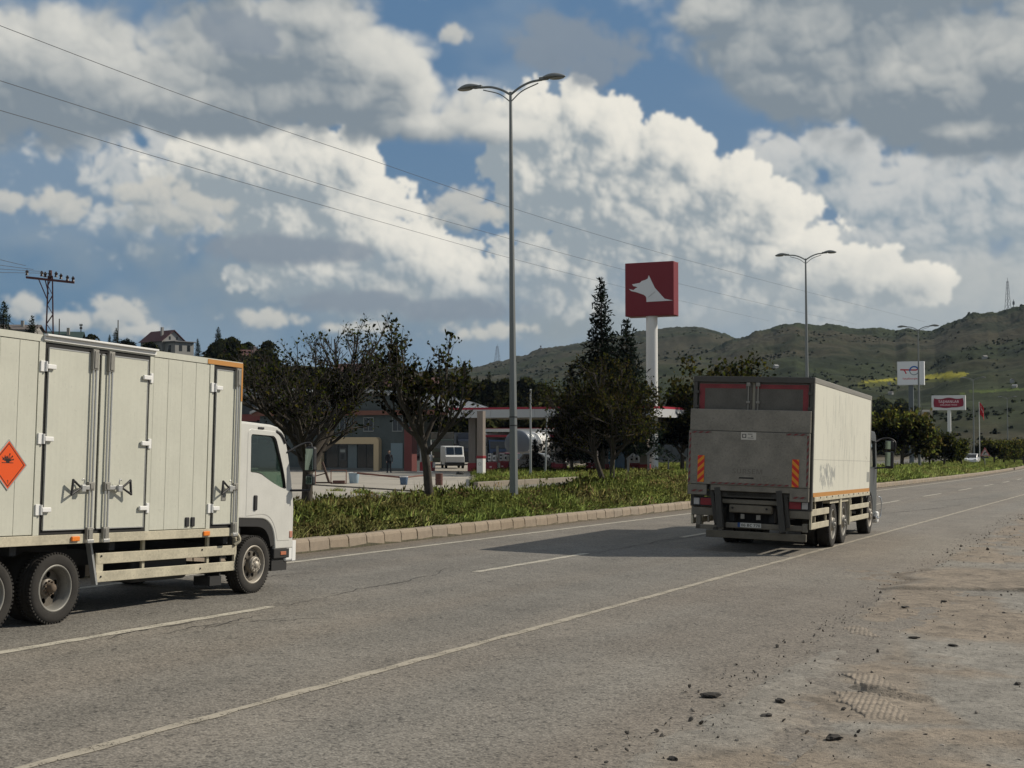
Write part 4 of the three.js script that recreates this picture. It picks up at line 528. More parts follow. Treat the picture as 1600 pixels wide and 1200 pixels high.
// overhead wires crossing the sky
{
  const wm = M([.05, .055, .06], .7);
  const wire = (pts, label) => { const z0 = 62, z1 = 430, x0 = pts[0][0], x1 = pts[pts.length - 1][0]; const c = pts.map(([x, y]) => { const k = (x - x0) / (x1 - x0); return at(x, y, 1 / mix(1 / z0, 1 / z1, k)); }); solo('overhead_wire', tube(c, .017, 5, 60), wm, label, 'wire', null); };
  wire([[-160, -22], [0, 40], [330, 165], [560, 243], [800, 325], [1000, 386], [1250, 453], [1446, 503]], 'uppermost of the thin overhead wires crossing the sky');
  wire([[-160, 78], [0, 126], [200, 190], [400, 256], [590, 315], [800, 374], [1000, 428], [1250, 488], [1340, 507]], 'middle of the thin overhead wires crossing the sky');
  wire([[-160, 132], [0, 172], [200, 232], [400, 291], [600, 348], [800, 404], [1000, 455], [1200, 501]], 'lowest of the thin overhead wires crossing the sky');
}
// rusty lattice mast behind the white lorry
{
  const Z = 70, X = (76 - 800) / F * Z, gy = gXZ(X, Z); const t = thing('lattice_mast', 'dark red lattice power mast rising behind the white lorry', 'power mast', W(X, gy, Z), .25);
  const H = 10.3 - gy, col = M([.075, .03, .032], .8), w = (y) => mix(.34, .10, y / H), legs = [], br = [];
  for (const [a, b] of [[-1, -1], [1, -1], [1, 1], [-1, 1]]) legs.push(beam(V(a * w(0), 0, b * w(0)), V(a * w(H), H, b * w(H)), .05, .05));
  const n = 22; for (let i = 0; i < n; i++) { const y0 = H * i / n, y1 = H * (i + 1) / n, f = i % 2 ? 1 : -1; for (const s of [-1, 1]) { br.push(beam(V(-f * w(y0), y0, s * w(y0)), V(f * w(y1), y1, s * w(y1)), .028, .028), beam(V(s * w(y0), y0, f * w(y0)), V(s * w(y1), y1, -f * w(y1)), .028, .028)); } }
  part('leg', legs, col, t); const bb = part('bracing', br, col, t); bb.userData.kind = 'stuff'; part('crossarm', [beam(V(-1.15, H - .1, .1), V(1.15, H - .3, .1), .09, .09), beam(V(-1.15, H - .1, -.1), V(1.15, H - .3, -.1), .09, .09)], col, t);
  part('arm_strut', [beam(V(-.55, H - .18, .1), V(-.1, H - 1.25, .1), .05, .05)], col, t); part('arm_strut', [beam(V(-.25, H - .2, -.1), V(-.08, H - 0.9, -.1), .05, .05)], col, t);
  for (const [x, y, z] of [[-1.1, .0, .1], [-.40, -.03, .1], [-.25, -.05, -.1], [-.02, -.06, .1], [.28, -.05, .1], [.50, -.12, -.1], [.82, -.22, .1], [1.08, -.24, -.1]]) part('insulator', [new THREE.CylinderGeometry(.05, .09, .1, 10).translate(x, H + y + .04, z), new THREE.CylinderGeometry(.09, .06, .1, 10).translate(x, H + y + .14, z), new THREE.CylinderGeometry(.04, .05, .08, 10).translate(x, H + y + .22, z)], M([.03, .016, .016], .35), t);
  part('top_post', bar(V(0, H - .2, 0), V(0, H + .28, 0), .08), col, t);
  const wl = M([.05, .055, .06], .7); [[398, 415], [411, 421], [420, 424], [427, 427]].forEach(([yl, yr], i) => solo('mast_wire', tube([at(-260, yl - 14, 58), at(-60, yl - 3, 64), at(40 + i * 12, yr, 70)], .012, 5, 20), wl, ['topmost', 'second', 'third', 'lowest'][i] + ' thin wire running left from the lattice mast', 'wire', 'wires at the lattice mast'));
}
// flat lettering helper
const txt = (w, h, bg, draws) => new THREE.MeshStandardMaterial({ roughness: .5, map: canvas(w, h, (c) => { c.fillStyle = bg; c.fillRect(0, 0, w, h); draws(c, w, h); }) });
// tall red filling-station sign
{
  const Z = 106, X = (1019 - 800) / F * Z, gy = gXZ(X, Z), k = Z / F; const t = thing('pylon_sign', 'tall red square sign with a pale animal head on a white column', 'sign', W(X, gy, Z), ROADTURN);
  const yb = EYE + (685 - 494) * k - gy, yt = EYE + (685 - 410) * k - gy, hw = 1.93, hd = .58;
  part('column', [new THREE.CylinderGeometry(.43, .45, yb + .1, 40).translate(0, (yb + .1) / 2, 0)], M([.70, .70, .68], .45), t);
  part('base_flange', [new THREE.CylinderGeometry(.75, .75, .06, 24).translate(0, .03, 0), ...range(0, 5, 5).map((i) => { const g = extr(poly([[.43, 0], [.72, 0], [.45, .42]]), .03); return g.rotateY(i * PI / 3); })], M([.70, .70, .68], .5), t);
  const cab = part('sign_cabinet', RB(-hw, hw, yb, yt, -hd, hd, .05), M([.165, .005, .014], .55), t);
  part('cabinet_rim', [RB(-hw - .02, hw + .02, yt - .02, yt + .05, hd - .03, hd + .03, .015), RB(-hw - .03, -hw + .03, yb - .02, yt, hd - .03, hd + .03, .015), RB(-hw, hw, yb - .04, yb + .03, hd - .03, hd + .03, .015)], mt.white, cab);
  const E = [[.496, .245], [.617, .483], [.816, .694], [.985, .735], [.447, .741], [.444, .66], [.425, .63], [.39, .605], [.234, .55], [.13, .525], [.085, .483], [.11, .49], [.177, .508], [.225, .475], [.262, .463], [.225, .445], [.177, .435], [.149, .40], [.312, .38], [.348, .347], [.42, .33], [.475, .306]];
  const sh = poly(E.map(([u, v]) => [-hw + u * 2 * hw, yt - v * (yt - yb)])); part('emblem', extr(sh, .03, .006).translate(0, 0, hd + .0), M([.66, .68, .70], .45), cab, 'pale wolf head emblem facing left');
  part('emblem_line', beam(V(-hw + .485 * 2 * hw, yt - .655 * (yt - yb), hd + .035), V(-hw + .628 * 2 * hw, yt - .555 * (yt - yb), hd + .035), .05, .012), M([.16, .17, .19], .5), cab);
}
// square white fuel sign farther on
{
  const Z = 172, X = (1424 - 800) / F * Z, gy = gXZ(X, Z), k = Z / F, t = thing('fuel_sign', 'white square fuel sign with red and blue loop on a dark post', 'sign', W(X, gy, Z), ROADTURN);
  const yb = EYE + (685 - 602) * k - gy, yt = EYE + (685 - 565) * k - gy; part('post', RB(-.28, .28, 0, yb, -.2, .2, .04), M([.10, .12, .13], .5), t);
  const c = part('sign_cabinet', RB(-1.6, 1.6, yb, yt, -.35, .35, .05), M([.62, .64, .66], .5), t);
  const fw = 1.5, fh = (yt - yb) / 2 - .08, my = (yt + yb) / 2; part('sign_face', box(-fw, fw, my - fh, my + fh, .35, .356), txt(512, 480, '#dfe2e4', (x) => { x.lineWidth = 30; x.lineCap = 'round'; x.strokeStyle = '#b5202f'; x.beginPath(); x.moveTo(60, 160); x.lineTo(330, 170); x.quadraticCurveTo(390, 175, 400, 150); x.stroke(); x.lineWidth = 24; x.beginPath(); x.moveTo(120, 168); x.quadraticCurveTo(150, 190, 165, 240); x.stroke(); x.strokeStyle = '#1f5fa8'; x.lineWidth = 30; x.beginPath(); x.arc(330, 185, 88, PI * 1.02, PI * 1.92); x.stroke(); x.strokeStyle = '#6b7a80'; x.lineWidth = 16; x.beginPath(); x.arc(330, 185, 88, .2, PI * .95); x.stroke(); x.fillStyle = '#b5202f'; x.font = 'bold 50px sans-serif'; x.textAlign = 'center'; x.fillText('TotalEnergies', 256, 372); }), c);
}
// restaurant board
{
  const Z = 190, X = (1483 - 800) / F * Z, gy = gXZ(X, Z), k = Z / F, t = thing('roadside_board', 'wide white board with dark red scalloped plaque on a white post', 'sign', W(X, gy, Z), -.42);
  const yb = EYE + (685 - 641) * k - gy, yt = EYE + (685 - 618) * k - gy, my = (yb + yt) / 2; part('post', RB(-.22, .22, 0, yb, -.22, .22, .03), M([.66, .67, .66], .45), t);
  const c = part('board_box', RB(-2.25, 2.15, yb, yt, -.28, .28, .03), M([.66, .66, .66], .5), t);
  const s = new THREE.Shape(); s.moveTo(-1.9, my - .55); s.quadraticCurveTo(-2.05, my, -1.9, my + .62); s.quadraticCurveTo(-1.2, my + .40, -.55, my + .62); s.quadraticCurveTo(0, my + .78, .55, my + .62); s.quadraticCurveTo(1.2, my + .42, 1.8, my + .64); s.quadraticCurveTo(2.0, my, 1.85, my - .45); s.quadraticCurveTo(1.2, my - .66, .4, my - .62); s.quadraticCurveTo(-.4, my - .78, -1.1, my - .62); s.closePath();
  part('plaque', extr(s, .03).translate(0, 0, .281), M([.22, .012, .04], .5), c);
  part('lettering', box(-1.7, 1.65, my - .48, my + .42, .312, .315), txt(512, 140, '#8c1531', (x) => { x.fillStyle = '#d8c4c8'; x.font = 'bold 72px sans-serif'; x.textAlign = 'center'; x.fillText('TAŞHANLAR', 256, 66, 470); x.font = 'bold 40px sans-serif'; x.fillText('DİNLENME TESİSİ', 256, 124, 400); }), c);
}
{ // small board with a picture and price panel under it
  const Z = 176, X = (1448 - 800) / F * Z, gy = gXZ(X, Z), k = Z / F, t = thing('picture_board', 'small pale picture board left of the wide white board', 'sign', W(X, gy, Z), ROADTURN), Y = (p) => EYE + (685 - p) * k - gy;
  part('post', [bar(V(-.5, 0, -.1), V(-.5, Y(656), -.1), .06), bar(V(.5, 0, -.1), V(.5, Y(656), -.1), .06)], mt.steelDull, t);
  part('picture', RB(-.66, .66, Y(655), Y(640), -.05, .05, .01), txt(128, 128, '#9a9488', (x) => { x.fillStyle = '#5d4f3c'; x.beginPath(); x.ellipse(64, 62, 44, 24, -.3, 0, 7); x.fill(); x.fillStyle = '#a98d62'; x.fillRect(10, 84, 108, 18); x.fillStyle = '#c9c6bf'; x.fillRect(10, 6, 90, 20); }), t);
  part('price_panel', RB(-.66, .66, Y(674), Y(657), -.05, .05, .01), txt(128, 128, '#22302f', (x) => { x.fillStyle = '#7b8b8c'; x.fillRect(0, 4, 128, 26); x.fillStyle = '#dfe4e4'; x.font = 'bold 40px sans-serif'; x.fillText('4 5', 10, 74); x.fillRect(12, 92, 30, 10); x.fillRect(58, 92, 12, 12); }), t);
}
{ // flag
  const Z = 215, X = (1530 - 800) / F * Z, gy = gXZ(X, Z), k = Z / F, t = thing('flag', 'red flag with white crescent hanging from a white pole', 'flag', W(X, gy, Z), 0), Y = (p) => EYE + (685 - p) * k - gy;
  part('flagpole', bar(V(0, 0, 0), V(0, Y(628), 0), .07, .05, 8), mt.white, t);
  const g = grid(range(0, 1, 14), range(0, 1, 18), (u, v) => ({ p: [.06 + u * .62 + v * .06, Y(629) - v * 1.9 - u * u * .9, .14 * sin(u * 9 + v * 2) * u], uv: [u, 1 - v] })); part('flag_cloth', g, new THREE.MeshStandardMaterial({ roughness: .9, side: THREE.DoubleSide, map: canvas(128, 192, (c) => { c.fillStyle = '#a3121f'; c.fillRect(0, 0, 128, 192); c.fillStyle = '#e8e4e0'; c.beginPath(); c.arc(66, 62, 30, 0, 7); c.fill(); c.fillStyle = '#a3121f'; c.beginPath(); c.arc(74, 56, 25, 0, 7); c.fill(); c.fillStyle = '#e8e4e0'; c.beginPath(); for (let i = 0; i < 10; i++) { const a = i * PI / 5, r = i % 2 ? 6 : 15; c.lineTo(92 + cos(a) * r, 100 + sin(a) * r); } c.fill(); }) }), t);
}
{ // warning triangle seen on the median
  const Z = 150, X = (1538 - 800) / F * Z, gy = gXZ(X, Z), k = Z / F, t = thing('warning_sign', 'triangular road sign with red border on a grey post in the median', 'road sign', W(X, gy, Z), 0), cy = EYE + (685 - 708) * k - gy;
  part('post', bar(V(0, 0, -.04), V(0, cy + .2, -.04), .04), mt.galv, t); const r = .62, tri = (q) => poly([[-q * .9, -q * .5], [q * .9, -q * .5], [0, q * 1.02]]);
  part('triangle_plate', extr(tri(r), .02, .005).translate(0, cy, 0), M([.40, .10, .09], .5), t); part('triangle_face', extr(tri(r * .72), .006).translate(0, cy - .02, .024), M([.42, .38, .36], .5), t); part('arrow_symbol', [extr(poly([[-.18, -.16], [-.06, -.16], [-.02, .0], [.12, .06], [.12, -.0], [.22, .12], [.10, .2], [.10, .14], [-.10, .08]]), .006).translate(0, cy, .031)], mt.black, t); part('sub_plate', RB(-.40, .40, cy - .55, cy - .38, -.01, .02, .01), M([.05, .05, .05], .6), t);
}

// ---------------------------------------------------------------- trees and grass
class Buf { constructor() { this.p = []; this.n = []; this.u = []; this.c = []; }
  geo() { const g = new THREE.BufferGeometry(); g.setAttribute('position', new THREE.Float32BufferAttribute(this.p, 3)); g.setAttribute('normal', new THREE.Float32BufferAttribute(this.n, 3)); g.setAttribute('uv', new THREE.Float32BufferAttribute(this.u, 2)); if (this.c.length) g.setAttribute('color', new THREE.Float32BufferAttribute(this.c, 3)); return g; } }
const perp = (d) => { const a = abs(d.y) < .9 ? V(0, 1, 0) : V(1, 0, 0); return a.cross(d).normalize(); };
function limb(B_, a, b, ra, rb, n) { const d = b.clone().sub(a); const L = d.length(); if (L < 1e-5) return; d.divideScalar(L); const u = perp(d), v = d.clone().cross(u); for (let i = 0; i < n; i++) { const A = i / n * 2 * PI, A2 = (i + 1) / n * 2 * PI; const q = [A, A2].map((t) => u.clone().multiplyScalar(cos(t)).addScaledVector(v, sin(t))); const P4 = [a.clone().addScaledVector(q[0], ra), a.clone().addScaledVector(q[1], ra), b.clone().addScaledVector(q[0], rb), b.clone().addScaledVector(q[1], rb)]; for (const k of [0, 1, 2, 2, 1, 3]) { B_.p.push(P4[k].x, P4[k].y, P4[k].z); const nn = q[k & 1]; B_.n.push(nn.x, nn.y, nn.z); B_.u.push((k & 1 ? i + 1 : i) / n, k > 1 ? L : 0); } } }
function leaf(B_, p, s, r, tint, asp = .6) { const d = V(r() - .5, r() - .35, r() - .5).normalize(), u = perp(d).applyAxisAngle(d, r() * 6.3), q = d.clone().cross(u).normalize(); const a = p.clone(), b = p.clone().addScaledVector(d, s * .5).addScaledVector(u, s * asp * .5), c = p.clone().addScaledVector(d, s), e = p.clone().addScaledVector(d, s * .5).addScaledVector(u, -s * asp * .5); const v = .65 + .7 * r(), col = [tint[0] * v * (.9 + .3 * r()), tint[1] * v, tint[2] * v]; for (const k of [a, b, c, a, c, e]) { B_.p.push(k.x, k.y, k.z); B_.n.push(q.x, q.y, q.z); B_.u.push(0, 0); B_.c.push(...col); } }
const barkM = M([.075, .064, .052], .95, { map: barkTex });
const leafM = new THREE.MeshPhysicalMaterial({ color: 0xffffff, roughness: .9, specularIntensity: .25, transmission: .52, thickness: 0, vertexColors: true, side: THREE.DoubleSide });
function toHeight(t, h) { const b = new THREE.Box3().setFromObject(t); t.scale.multiplyScalar(h / (b.max.y - b.min.y)); return t; }
function broadleaf(seed, o) {
  const r = rng(seed), wood = new Buf(), lv = new Buf();
  const grow = (p, d, L, rad, lev) => {
    const segs = lev === 0 ? 6 : lev < 3 ? 4 : 3, pts = [p.clone()]; let q = p.clone(), dir = d.clone(), R = rad; const tap = lev === 0 ? .72 : .45;
    for (let i = 0; i < segs; i++) { const w = o.wander * (lev === 0 ? .5 : 1); dir.add(V((r() - .5) * w, (r() - .5) * w * .6 + o.up[min(lev, o.up.length - 1)], (r() - .5) * w)).normalize(); const e = q.clone().addScaledVector(dir, L / segs); const R2 = mix(rad, rad * tap, (i + 1) / segs); limb(wood, q, e, R, R2, lev === 0 ? 9 : lev === 1 ? 7 : lev === 2 ? 5 : 3); q = e; R = R2; pts.push(q.clone()); }
    if (lev >= o.levels) { const n = o.leaves * (o.bareTop ? (q.y > o.bareTop && hypot(q.x, q.z) < o.bareR ? .06 : 1) : 1); for (let i = 0; i < n; i++) { if (r() > n - i) continue; const t = r() * segs, k = min(segs - 1, floor(t)); const c = pts[k].clone().lerp(pts[k + 1], t - k).add(V((r() - .5) * o.spread, (r() - .5) * o.spread, (r() - .5) * o.spread)); leaf(lv, c, o.leaf * (.6 + .8 * r()), r, o.tints[floor(r() * o.tints.length)]); } return; }
    const n = o.kids[lev]; for (let i = 0; i < n; i++) { const t = mix(o.from[lev], 1, (i + r() * .7) / n), k = min(segs - 1, floor(t * segs)), c = pts[k].clone().lerp(pts[k + 1], min(1, t * segs - k)); const ax = perp(dir).applyAxisAngle(dir, i * 2.4 + r() * 1.3), a = o.angle[lev] * (.7 + .6 * r()); const nd = dir.clone().multiplyScalar(cos(a)).addScaledVector(ax, sin(a)).normalize(); grow(c, nd, L * o.ratio[lev] * (.7 + .6 * r()) * (1 - .35 * (t - o.from[lev])), mix(rad, rad * tap, t) * (o.thick ?? .62), lev + 1); }
  };
  for (const [x, z, dx_, dz_] of o.stems ?? [[0, 0, 0, 0]]) grow(V(x, -.1, z), V(dx_, 1, dz_).normalize(), o.trunk, o.rad, 0);
  return [wood.geo(), lv.geo()];
}
function conifer(seed, o) {
  const r = rng(seed), wood = new Buf(), lv = new Buf(); const H = o.h; let p = V(0, -.1, 0); const n = 14;
  for (let i = 0; i < n; i++) { const e = V((r() - .5) * .06, H * (i + 1) / n, (r() - .5) * .06); limb(wood, p, e, mix(o.rad, .015, i / n), mix(o.rad, .012, (i + 1) / n), 8); p = e; }
  const spray = (a, b, w, tint) => { const d = b.clone().sub(a), L = d.length(); const steps = max(2, floor(L / o.step)); for (let i = 0; i < steps; i++) { const c = a.clone().lerp(b, (i + r()) / steps); leaf(lv, c.add(V((r() - .5) * w, -r() * w * .7, (r() - .5) * w)), o.leaf * (.6 + .7 * r()), r, tint, .32); } };
  let y = H * o.skirt; while (y < H * .985) { const t = y / H; let Lr = o.w * pow(1 - t, o.pow) * (.75 + .5 * r()); if (t > o.spire) Lr *= .75; const m = t > .8 ? 4 : 5 + floor(r() * 3), a0 = r() * 6; for (let i = 0; i < m; i++) { const A = a0 + i / m * 2 * PI + r() * .5, dl = Lr * (.6 + .6 * r()); const mid = V(cos(A) * dl * .55, y + dl * (.10 - o.droop * .2), sin(A) * dl * .55), end = V(cos(A) * dl, y - dl * o.droop + .1, sin(A) * dl); const st = V(0, y, 0); limb(wood, st, mid, .012 + .012 * dl, .01 + .005 * dl, 4); limb(wood, mid, end, .01 + .005 * dl, .006, 3); spray(st.clone().lerp(mid, .25), mid, .16 + .06 * dl, o.tints[floor(r() * o.tints.length)]); spray(mid, end, .16 + .06 * dl, o.tints[floor(r() * o.tints.length)]); const k = floor(dl / .3); for (let j = 0; j < k; j++) { const f = .25 + .75 * (j + r()) / k, c = f < .55 ? st.clone().lerp(mid, f / .55) : mid.clone().lerp(end, (f - .55) / .45), sd = (j % 2 ? 1 : -1) * (.25 + .5 * r()) * dl * .42 * (1.1 - f), e2 = c.clone().add(V(-sin(A) * sd + cos(A) * abs(sd) * .6, -abs(sd) * (o.droop + .15), cos(A) * sd + sin(A) * abs(sd) * .6)); spray(c, e2, .12, o.tints[floor(r() * o.tints.length)]); } } y += H * o.gap * (1.15 - .45 * t) * (.8 + .4 * r()); }
  return [wood.geo(), lv.geo()];
}
function plant(name, label, geos, px, Z, turn = 0, lift = 0, group) { const X = (px - 800) / F * Z; const t = thing(name, label, 'tree', W(X, gXZ(X, Z) + lift, Z), turn, group); part('trunk', geos[0], barkM, t); part('crown', geos[1], leafM, t); return t; }
const spring = [[.25, .32, .06], [.20, .26, .055], [.29, .30, .07], [.15, .20, .055]], olive = [[.20, .20, .065], [.235, .22, .075], [.165, .17, .06]], darkG = [[.065, .090, .042], [.08, .11, .048], [.055, .078, .042]], blueG = [[.036, .062, .042], [.044, .074, .048], [.028, .050, .036]];
// the two young trees on the grass strip
const treeA = plant('young_tree', 'young spring tree with bare twiggy top behind the white cab', broadleaf(7, { trunk: 1.75, rad: .135, wander: .26, up: [.0, .16, .10, .06, .02], thick: .72, levels: 4, leaves: 2.6, leaf: .08, spread: .2, tints: [...spring, ...darkG], kids: [9, 7, 6, 5], from: [.5, .18, .2, .2], angle: [.92, .62, .62, .65], ratio: [1.35, .55, .55, .5], bareTop: 3.4, bareR: 1.0 }), 480, 35, 1.1); treeA.scale.set(1.16, 1.10, 1.1);
const treeB = plant('young_tree', 'young sparse tree with upright leafy shoots left of the near street lamp', broadleaf(23, { trunk: 2.1, rad: .12, thick: .68, wander: .30, up: [.0, .22, .16, .10], levels: 3, leaves: 7, leaf: .12, spread: .17, tints: [...spring, ...olive, ...darkG], kids: [8, 7, 6], from: [.62, .2, .15], angle: [.78, .55, .6], ratio: [1.12, .48, .5] }), 672, 40, .4); treeB.scale.setScalar(1.14);
const leanT = plant('leaning_tree', 'leaning olive green tree in front of the cedars and pumps', broadleaf(41, { trunk: 3.0, rad: .15, wander: .34, up: [.0, .10, .06, .03], levels: 3, leaves: 9, leaf: .15, spread: .40, tints: [...olive, ...olive, ...spring, ...darkG], kids: [10, 8, 6], from: [.42, .2, .15], angle: [.85, .75, .7], ratio: [1.05, .5, .5], stems: [[0, 0, -.50, 0], [.25, .2, .06, .1]] }), 946, 55, 0); toHeight(leanT, 5.3); leanT.scale.x *= .88;
{
  const cA = conifer(5, { h: 14.3, rad: .24, w: 3.7, pow: .72, spire: .62, skirt: .16, gap: .022, droop: .22, leaf: .38, step: .085, tints: blueG }), cB = conifer(9, { h: 11.4, rad: .2, w: 3.4, pow: .7, spire: .66, skirt: .16, gap: .024, droop: .26, leaf: .38, step: .085, tints: blueG });
  plant('cedar_tree', 'tall dark cedar with a thin spire left of the red sign', cA, 940, 101, .5);
  { const c3 = plant('cedar_tree', 'small dark cedar left of the tall spire, behind the leaning tree', cB, 893, 100, 3.4); c3.scale.setScalar(.70); }
  plant('cedar_tree', 'shorter dark cedar whose tip touches the red sign corner', cB, 979, 102, 2.1);
  const cC = conifer(17, { h: 7.5, rad: .16, w: 2.6, pow: .8, spire: .8, skirt: .12, gap: .035, droop: .1, leaf: .34, step: .15, tints: blueG });
  plant('cedar_tree', 'small dark conifer under the canopy beside the tanker', conifer(19, { h: 2.6, rad: .07, w: 1.0, pow: .9, spire: .8, skirt: .06, gap: .045, droop: .1, leaf: .26, step: .12, tints: blueG }), 836, 112, 0);
  // broad dark trees right of the sign column
  const full = (seed, h, w, tints, leafS = .30) => broadleaf(seed, { trunk: h * .34, rad: .02 * h + .03, wander: .32, up: [.0, .12, .06, .0], levels: 3, leaves: 12, leaf: leafS, spread: .7, tints, kids: [9, 7, 6], from: [.5, .25, .2], angle: [.95, .8, .75], ratio: [w, .52, .5] });
  const big = [...olive, ...spring, ...darkG];
  toHeight(plant('broad_tree', 'broad yellow green tree right behind the grey lorry box', full(51, 10.6, 1.15, [[.26, .24, .06], [.22, .22, .05], ...big]), 1112, 112, 0), 9.9);
  toHeight(plant('broad_tree', 'dark bushy tree between the sign column and the grey lorry', full(52, 6.6, 1.2, [...darkG, ...darkG, ...olive]), 1066, 108, 1), 7.0);
  plant('cedar_tree', 'narrow dark conifer just right of the yellow green tree', cC, 1172, 125, 0, 1.5);
  // trees of the median and verge beyond the lorry
  const m1 = full(61, 5.0, 1.1, big, .24), m2 = full(62, 5.4, 1.0, [...olive, ...olive, ...darkG], .24), m3 = full(63, 4.6, 1.15, [...darkG, ...spring], .24);
  [[1408, 118, m1, 1.28, 'olive tree just right of the grey lorry mirrors'], [1384, 146, m1, 1.25, 'leafy tree partly behind the grey lorry front corner'], [1452, 150, m1, 1.0, 'small olive tree just right of the third street lamp'], [1474, 142, m3, 1.22, 'dark green tree under the wide white board'], [1502, 152, m3, 1.1, 'dark green tree left of the white car'], [1552, 178, m1, 1.0, 'round green tree right of the warning triangle'], [1567, 190, m3, 1.12, 'round green tree, second right of the warning triangle'], [1584, 203, m1, 1.2, 'round green tree, third right of the warning triangle'], [1598, 212, m3, 1.25, 'round green tree at the right edge of the view'], [1536, 222, m3, 1.3, 'dark tree below the red flag'], [1622, 226, m1, 1.2, 'round green tree just past the right edge']].forEach(([px, Z, g, s, label], i) => { const t = plant('median_tree', label, g, px, Z, i * 1.3); toHeight(t, [5.9, 5.6, 4.0, 4.1, 3.5, 3.7, 3.8, 4.2, 4.4, 4.0, 4.2][i]); t.scale.x *= .85; });
}
// grass: tufts of bent blades
function tuft(seed, n, h, spread, lean_) { const r = rng(seed), b = new Buf(); for (let i = 0; i < n; i++) { const a = r() * 6.3, R = spread * sqrt(r()), x = cos(a) * R, z = sin(a) * R, d = r() * 6.3, hh = h * (.5 + .7 * r()), l = lean_ * hh * (.4 + r()), w = .006 + .008 * r(); const p0 = V(x, 0, z), p1 = V(x + cos(d) * l * .35, hh * .6, z + sin(d) * l * .35), p2 = V(x + cos(d) * l, hh, z + sin(d) * l), s = V(-sin(d) * w, 0, cos(d) * w); const q = [p0.clone().sub(s), p0.clone().add(s), p1.clone().sub(s), p1.clone().add(s), p2]; const n0 = V(cos(d), .6, sin(d)).normalize(), v = .7 + .6 * r(); for (const k of [0, 1, 2, 2, 1, 3, 2, 3, 4]) { b.p.push(q[k].x, q[k].y, q[k].z); b.n.push(n0.x, n0.y, n0.z); b.u.push(0, 0); b.c.push(v, v, v * .9); } } return b.geo(); }
function weed(seed, n, h) { const r = rng(seed), b = new Buf(); for (let i = 0; i < n; i++) { const p = V((r() - .5) * h * 1.1, h * (.1 + .9 * r()), (r() - .5) * h * 1.1); leaf(b, p, .05 + .05 * r(), r, [1, 1, 1], .45); } return b.geo(); }
